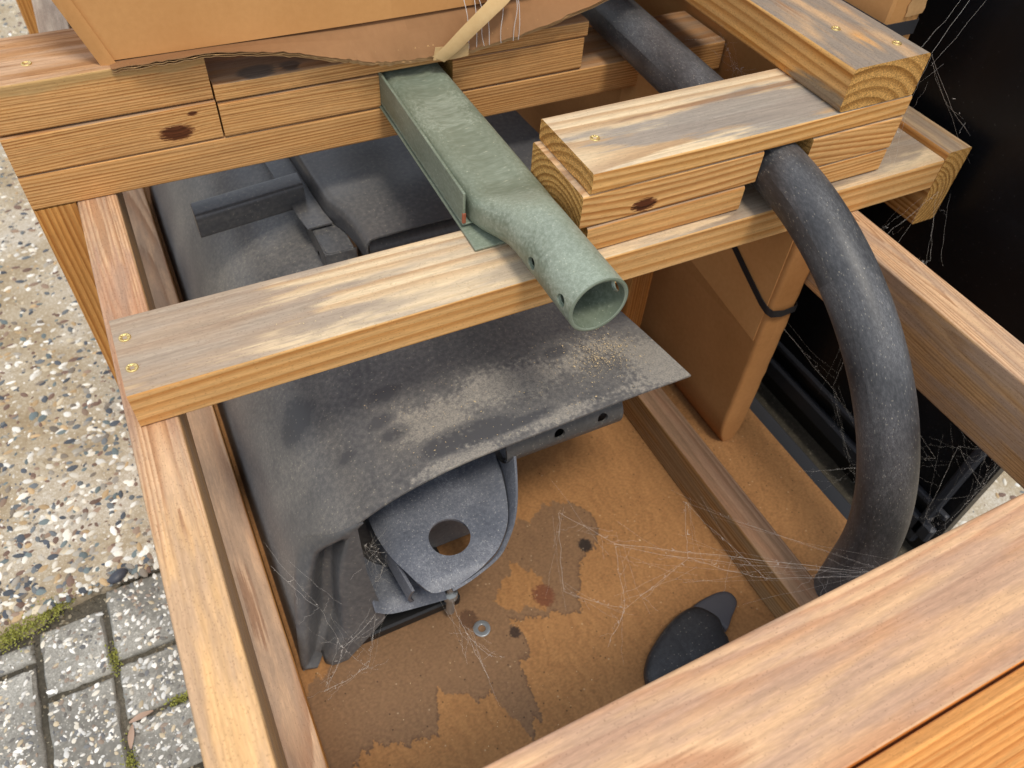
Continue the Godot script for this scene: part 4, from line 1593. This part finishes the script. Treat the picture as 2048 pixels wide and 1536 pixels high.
# ---------------------------------------------------------------- small things
func small_things() -> void:
	var zinc := plain(Color8(178, 182, 184), .3, .75)
	var g := Geo.new()
	var rows := []
	for k in 9:
		var p: Array = [[.0043, 0], [.0044, .0019], [.0048, .0022], [.0092, .0022], [.0098, .0019], [.0099, .0010], [.0096, 0], [.007, 0], [.0043, 0]][k]
		var line := PackedVector3Array()
		for s in 33:
			var a := TAU * s / 32
			line.append(Vector3(.182 + cos(a) * p[0], -.8597 + p[1], -.341 + sin(a) * p[0]))
		rows.append(line)
	g.grid(rows)
	var o := put("washer", g, zinc)
	tag(o, "small shiny zinc washer lying on the plywood floor", "washer")

	g = Geo.new()
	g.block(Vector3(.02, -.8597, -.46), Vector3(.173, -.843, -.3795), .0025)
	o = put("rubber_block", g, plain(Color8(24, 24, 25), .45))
	tag(o, "flat black rubber block on the floor under the bracket", "rubber block")

	# black plastic hook, part of it under the front rail
	var t := thing("plastic_hook", Vector3(.39, -.86, -.21), "curved black plastic hook lying on the plywood floor", "hook")
	var blk := bake_metal(.2, .2, .0008, {"dark": Color8(28, 28, 30), "dust": Color8(70, 70, 72), "base": .35, "amp": 1.2, "seed": 131})
	var bm := textured(blk, .45, 0, .5)
	bm.uv1_triplanar = true
	bm.uv1_scale = Vector3.ONE * 5
	var body := [Vector3(.312, 0, -.17), Vector3(.318, 0, -.21), Vector3(.331, 0, -.228), Vector3(.351, 0, -.241), Vector3(.374, 0, -.2515), Vector3(.400, 0, -.258), Vector3(.420, 0, -.2555), Vector3(.434, 0, -.235), Vector3(.430, 0, -.218), Vector3(.428, 0, -.205), Vector3(.41, 0, -.17), Vector3(.36, 0, -.155)]
	put("hook_body", pillow(body, -.8597, .017), bm, t)
	var tip := [Vector3(.408, 0, -.246), Vector3(.412, 0, -.2575), Vector3(.435, 0, -.2615), Vector3(.458, 0, -.2600), Vector3(.4675, 0, -.252), Vector3(.466, 0, -.240), Vector3(.45, 0, -.2285), Vector3(.436, 0, -.2185), Vector3(.430, 0, -.2235), Vector3(.425, 0, -.235)]
	var gm := plain(Color8(66, 65, 70), .6)
	put("hook_tip", pillow(tip, -.8597, .013), gm, t, "greyer ribbed tip of the hook")

	# dark pebble on the slab edge
	g = Geo.new()
	rows = []
	for k in 9:
		var a := PI * k / 8
		var line := PackedVector3Array()
		for s in 16:
			var b := TAU * s / 16
			line.append(Vector3(-.2, -.983, -.661) + Basis(Vector3.UP, .55) * Vector3(sin(a) * cos(b) * .0135 * (1 + .1 * sin(b * 2)), cos(a) * .006, sin(a) * sin(b) * .0082))
		rows.append(line)
	g.grid(rows, [], true)
	o = put("pebble", g, plain(Color8(58, 60, 68), .5))
	tag(o, "smooth slate blue pebble on the slab edge", "pebble")
	for q in [[Vector3(-.2055, -.9955, -.4665), .1, "dry narrow leaf lying across the sett joint, pinkish brown"], [Vector3(-.2195, -.9965, -.4485), 1.35, "dry narrow leaf lying along the sett joint, pale grey brown"]]:
		g = Geo.new()
		rows = []
		for k in 9:
			var s := k / 8.0
			var wd := .0036 * sin(PI * (.06 + .9 * s))
			var c: Vector3 = q[0] + Basis(Vector3.UP, q[1]) * Vector3((s - .5) * .028, .0025 * sin(s * PI), 0)
			var sd: Vector3 = Basis(Vector3.UP, q[1]) * Vector3(0, 0, wd)
			rows.append(PackedVector3Array([c - sd + Vector3(0, .0012, 0), c, c + sd + Vector3(0, .0012, 0)]))
		g.sheet(rows, .0004)
		o = put("dry_leaf", g, plain(Color8(168, 140, 120), .8))
		tag(o, q[2], "leaf")

	# sawdust lying on the guard and chips on the timbers
	g = Geo.new()
	for k in 1300:
		var p := Vector3.ZERO
		if k < 620:
			p = Vector3(.372 + rng.randfn() * .020, -.5995, -.462 + rng.randfn() * .016)
			if p.x > .415:
				continue
		elif k < 900:
			p = Vector3(rng.randf_range(.12, .40), -.5995, rng.randf_range(-.52, -.405))
		elif k < 1120:
			p = Vector3(rng.randf_range(.05, .5), -.4556, rng.randf_range(-.535, -.458))
		else:
			p = Vector3(rng.randf_range(.0, .48), -.8597, rng.randf_range(-.44, -.15))
		if p.y > -.61 and p.y < -.59:
			p.y = -.6 - .0085 * pow(clampf((.44 - p.x) / .25, 0, 1.3), 2.2) + .0006
		var s := rng.randf_range(.0002, .00055)
		if rng.randf() < .04:
			s *= 2
		var d := Vector3(rng.randfn(), .2, rng.randfn()).normalized() * s * 1.6
		var e := Vector3(-d.z, s * .3, d.x) * .5
		var b := g.v.size()
		for q in [p + d, p + e, p - d, p - e, p + Vector3(0, s * .7, 0)]:
			g.vert(q)
		g.tri(b, b + 1, b + 4)
		g.tri(b + 1, b + 2, b + 4)
		g.tri(b + 2, b + 3, b + 4)
		g.tri(b + 3, b, b + 4)
	o = put("sawdust", g, plain(Color8(208, 184, 142), .85), self, "", false)
	tag(o, "pale sawdust specks scattered on guard, crossbar and floor", "sawdust", "", "stuff")


# a flat piece with a rounded upper edge from its outline
func pillow(outline: Array, y: float, thick: float) -> Geo:
	var pts := outline.duplicate()
	pts.append(outline[0])
	var ring := smooth_path(pts, 4)
	ring.remove_at(ring.size() - 1)
	var c := Vector3.ZERO
	for p in ring:
		c += p
	c /= ring.size()
	var rings := []
	for lay in [[0.0, .985], [.35, 1.0], [.7, .985], [.88, .94], [.97, .86], [1.0, .7], [1.02, .3]]:
		var r := PackedVector3Array()
		for p in ring:
			var q := c.lerp(p, lay[1])
			q.y = y + thick * lay[0]
			r.append(q)
		rings.append(r)
	var g := Geo.new()
	g.loft(rings)
	return g


# ---------------------------------------------------------------- cobwebs
func strand(g: Geo, a: Vector3, b: Vector3, sag: float, rad: float, wob := .0) -> void:
	var pts := PackedVector3Array()
	var n := 7
	for k in n + 1:
		var s := float(k) / n
		pts.append(a.lerp(b, s) + Vector3(rng.randfn() * wob, -sag * 4 * s * (1 - s) + rng.randfn() * wob, rng.randfn() * wob))
	g.tube(pts, rad, 4)


func web(label: String, hubs: Array, links: Array, rad: float, m: Material, strays := 8) -> void:
	var g := Geo.new()
	for l in links:
		strand(g, hubs[l[0]], hubs[l[1]], rng.randf_range(.0, .006), rad * rng.randf_range(.7, 1.4), .0006)
		for extra in 2:
			strand(g, hubs[l[0]] + Vector3(rng.randfn(), rng.randfn(), rng.randfn()) * .007, hubs[l[1]] + Vector3(rng.randfn(), rng.randfn(), rng.randfn()) * .016, rng.randf_range(0, .012), rad * .5, .0006)
	for k in strays:
		var l: Array = links[rng.randi() % links.size()]
		var p: Vector3 = hubs[l[0]].lerp(hubs[l[1]], rng.randf())
		strand(g, p, p + Vector3(rng.randfn() * .018, -absf(rng.randfn()) * .012, rng.randfn() * .018), .002, rad * .6, .0008)
	for k in strays * 2:
		var l: Array = links[rng.randi() % links.size()]
		var p: Vector3 = hubs[l[0]].lerp(hubs[l[1]], rng.randf())
		var q := p + Vector3(rng.randfn(), rng.randfn(), rng.randfn()) * .0012
		g.tube(PackedVector3Array([p, q, q + Vector3(.0004, .0003, .0002)]), rad * 1.8, 5)
	var o := put("cobweb", g, m, self, "", false)
	tag(o, label, "cobweb", "cobwebs in and on the crate")


func cobwebs() -> void:
	var m := plain(Color8(214, 206, 196), .6)
	var r := .00010
	web("large dusty cobweb stretched from the front rail to the steel guard", [Vector3(.505, -.64, -.14), Vector3(.45, -.74, -.22), Vector3(.40, -.76, -.28), Vector3(.335, -.76, -.33), Vector3(.29, -.74, -.38), Vector3(.27, -.68, -.41), Vector3(.35, -.70, -.40), Vector3(.46, -.80, -.36), Vector3(.33, -.82, -.28), Vector3(.30, -.855, -.26), Vector3(.28, -.83, -.33)],
		[[0, 1], [1, 2], [2, 3], [3, 4], [0, 2], [0, 3], [2, 7], [3, 8], [8, 9], [4, 10], [10, 8], [1, 7], [0, 7], [2, 8]], r * .9, m, 40)
	web("cobweb tangle on the groove of the guard's end panel", [Vector3(.0, -.84, -.34), Vector3(.03, -.78, -.35), Vector3(.07, -.76, -.36), Vector3(.02, -.72, -.37), Vector3(-.01, -.70, -.42), Vector3(.05, -.85, -.35)], [[0, 1], [1, 2], [1, 3], [3, 4], [0, 5], [5, 1], [2, 5]], r * .8, m, 18)
	web("cobweb hanging from the zinc bolt to the floor", [Vector3(.15, -.78, -.352), Vector3(.158, -.83, -.335), Vector3(.175, -.857, -.31), Vector3(.19, -.858, -.30), Vector3(.165, -.858, -.285)], [[0, 1], [1, 2], [2, 3], [1, 4]], r, m, 6)
	web("cobweb in the black gap behind the bracket", [Vector3(.078, -.69, -.40), Vector3(.094, -.74, -.40), Vector3(.085, -.77, -.40), Vector3(.1, -.72, -.40)], [[0, 1], [1, 2], [0, 3], [3, 2], [0, 2]], r * .8, m, 12)
	web("cobwebs on the black panel behind the bent pipe", [Vector3(.70, -.72, -.52), Vector3(.74, -.78, -.42), Vector3(.80, -.86, -.36), Vector3(.72, -.84, -.33), Vector3(.66, -.85, -.36), Vector3(.76, -.70, -.44), Vector3(.80, -.80, -.28)], [[0, 1], [1, 2], [1, 3], [3, 4], [5, 1], [5, 6], [2, 6], [3, 6]], r * .42, m, 22)
	web("cobwebs by the black panel edge below the side rail", [Vector3(.69, -.62, -.20), Vector3(.74, -.72, -.20), Vector3(.78, -.74, -.26), Vector3(.66, -.72, -.18), Vector3(.72, -.80, -.22), Vector3(.80, -.70, -.22), Vector3(.62, -.70, -.14)], [[0, 1], [1, 2], [1, 3], [3, 4], [4, 2], [1, 5], [5, 2], [3, 6], [6, 4], [0, 5]], r * .42, m, 30)
	web("long cobweb threads from the top beam down to the end beam", [Vector3(.693, -.33, -.467), Vector3(.73, -.24, -.47), Vector3(.70, -.40, -.47), Vector3(.695, -.428, -.468), Vector3(.83, -.4475, -.47), Vector3(.745, -.20, -.47)], [[0, 1], [1, 5], [0, 2], [2, 3], [0, 4]], r, m, 3)
	web("fine threads strung from the end beam to the side rail", [Vector3(.795, -.5, -.452), Vector3(.76, -.55, -.40), Vector3(.665, -.494, -.36), Vector3(.72, -.53, -.44), Vector3(.68, -.494, -.42)], [[0, 1], [1, 2], [0, 3], [3, 4]], r * .7, m, 3)
	web("fine cobweb in the gap between cover strip and top beam", [Vector3(.60, -.40, -.60), Vector3(.62, -.40, -.66), Vector3(.63, -.44, -.62), Vector3(.594, -.372, -.65)], [[0, 1], [1, 2], [0, 2], [3, 1]], r * .6, m, 10)
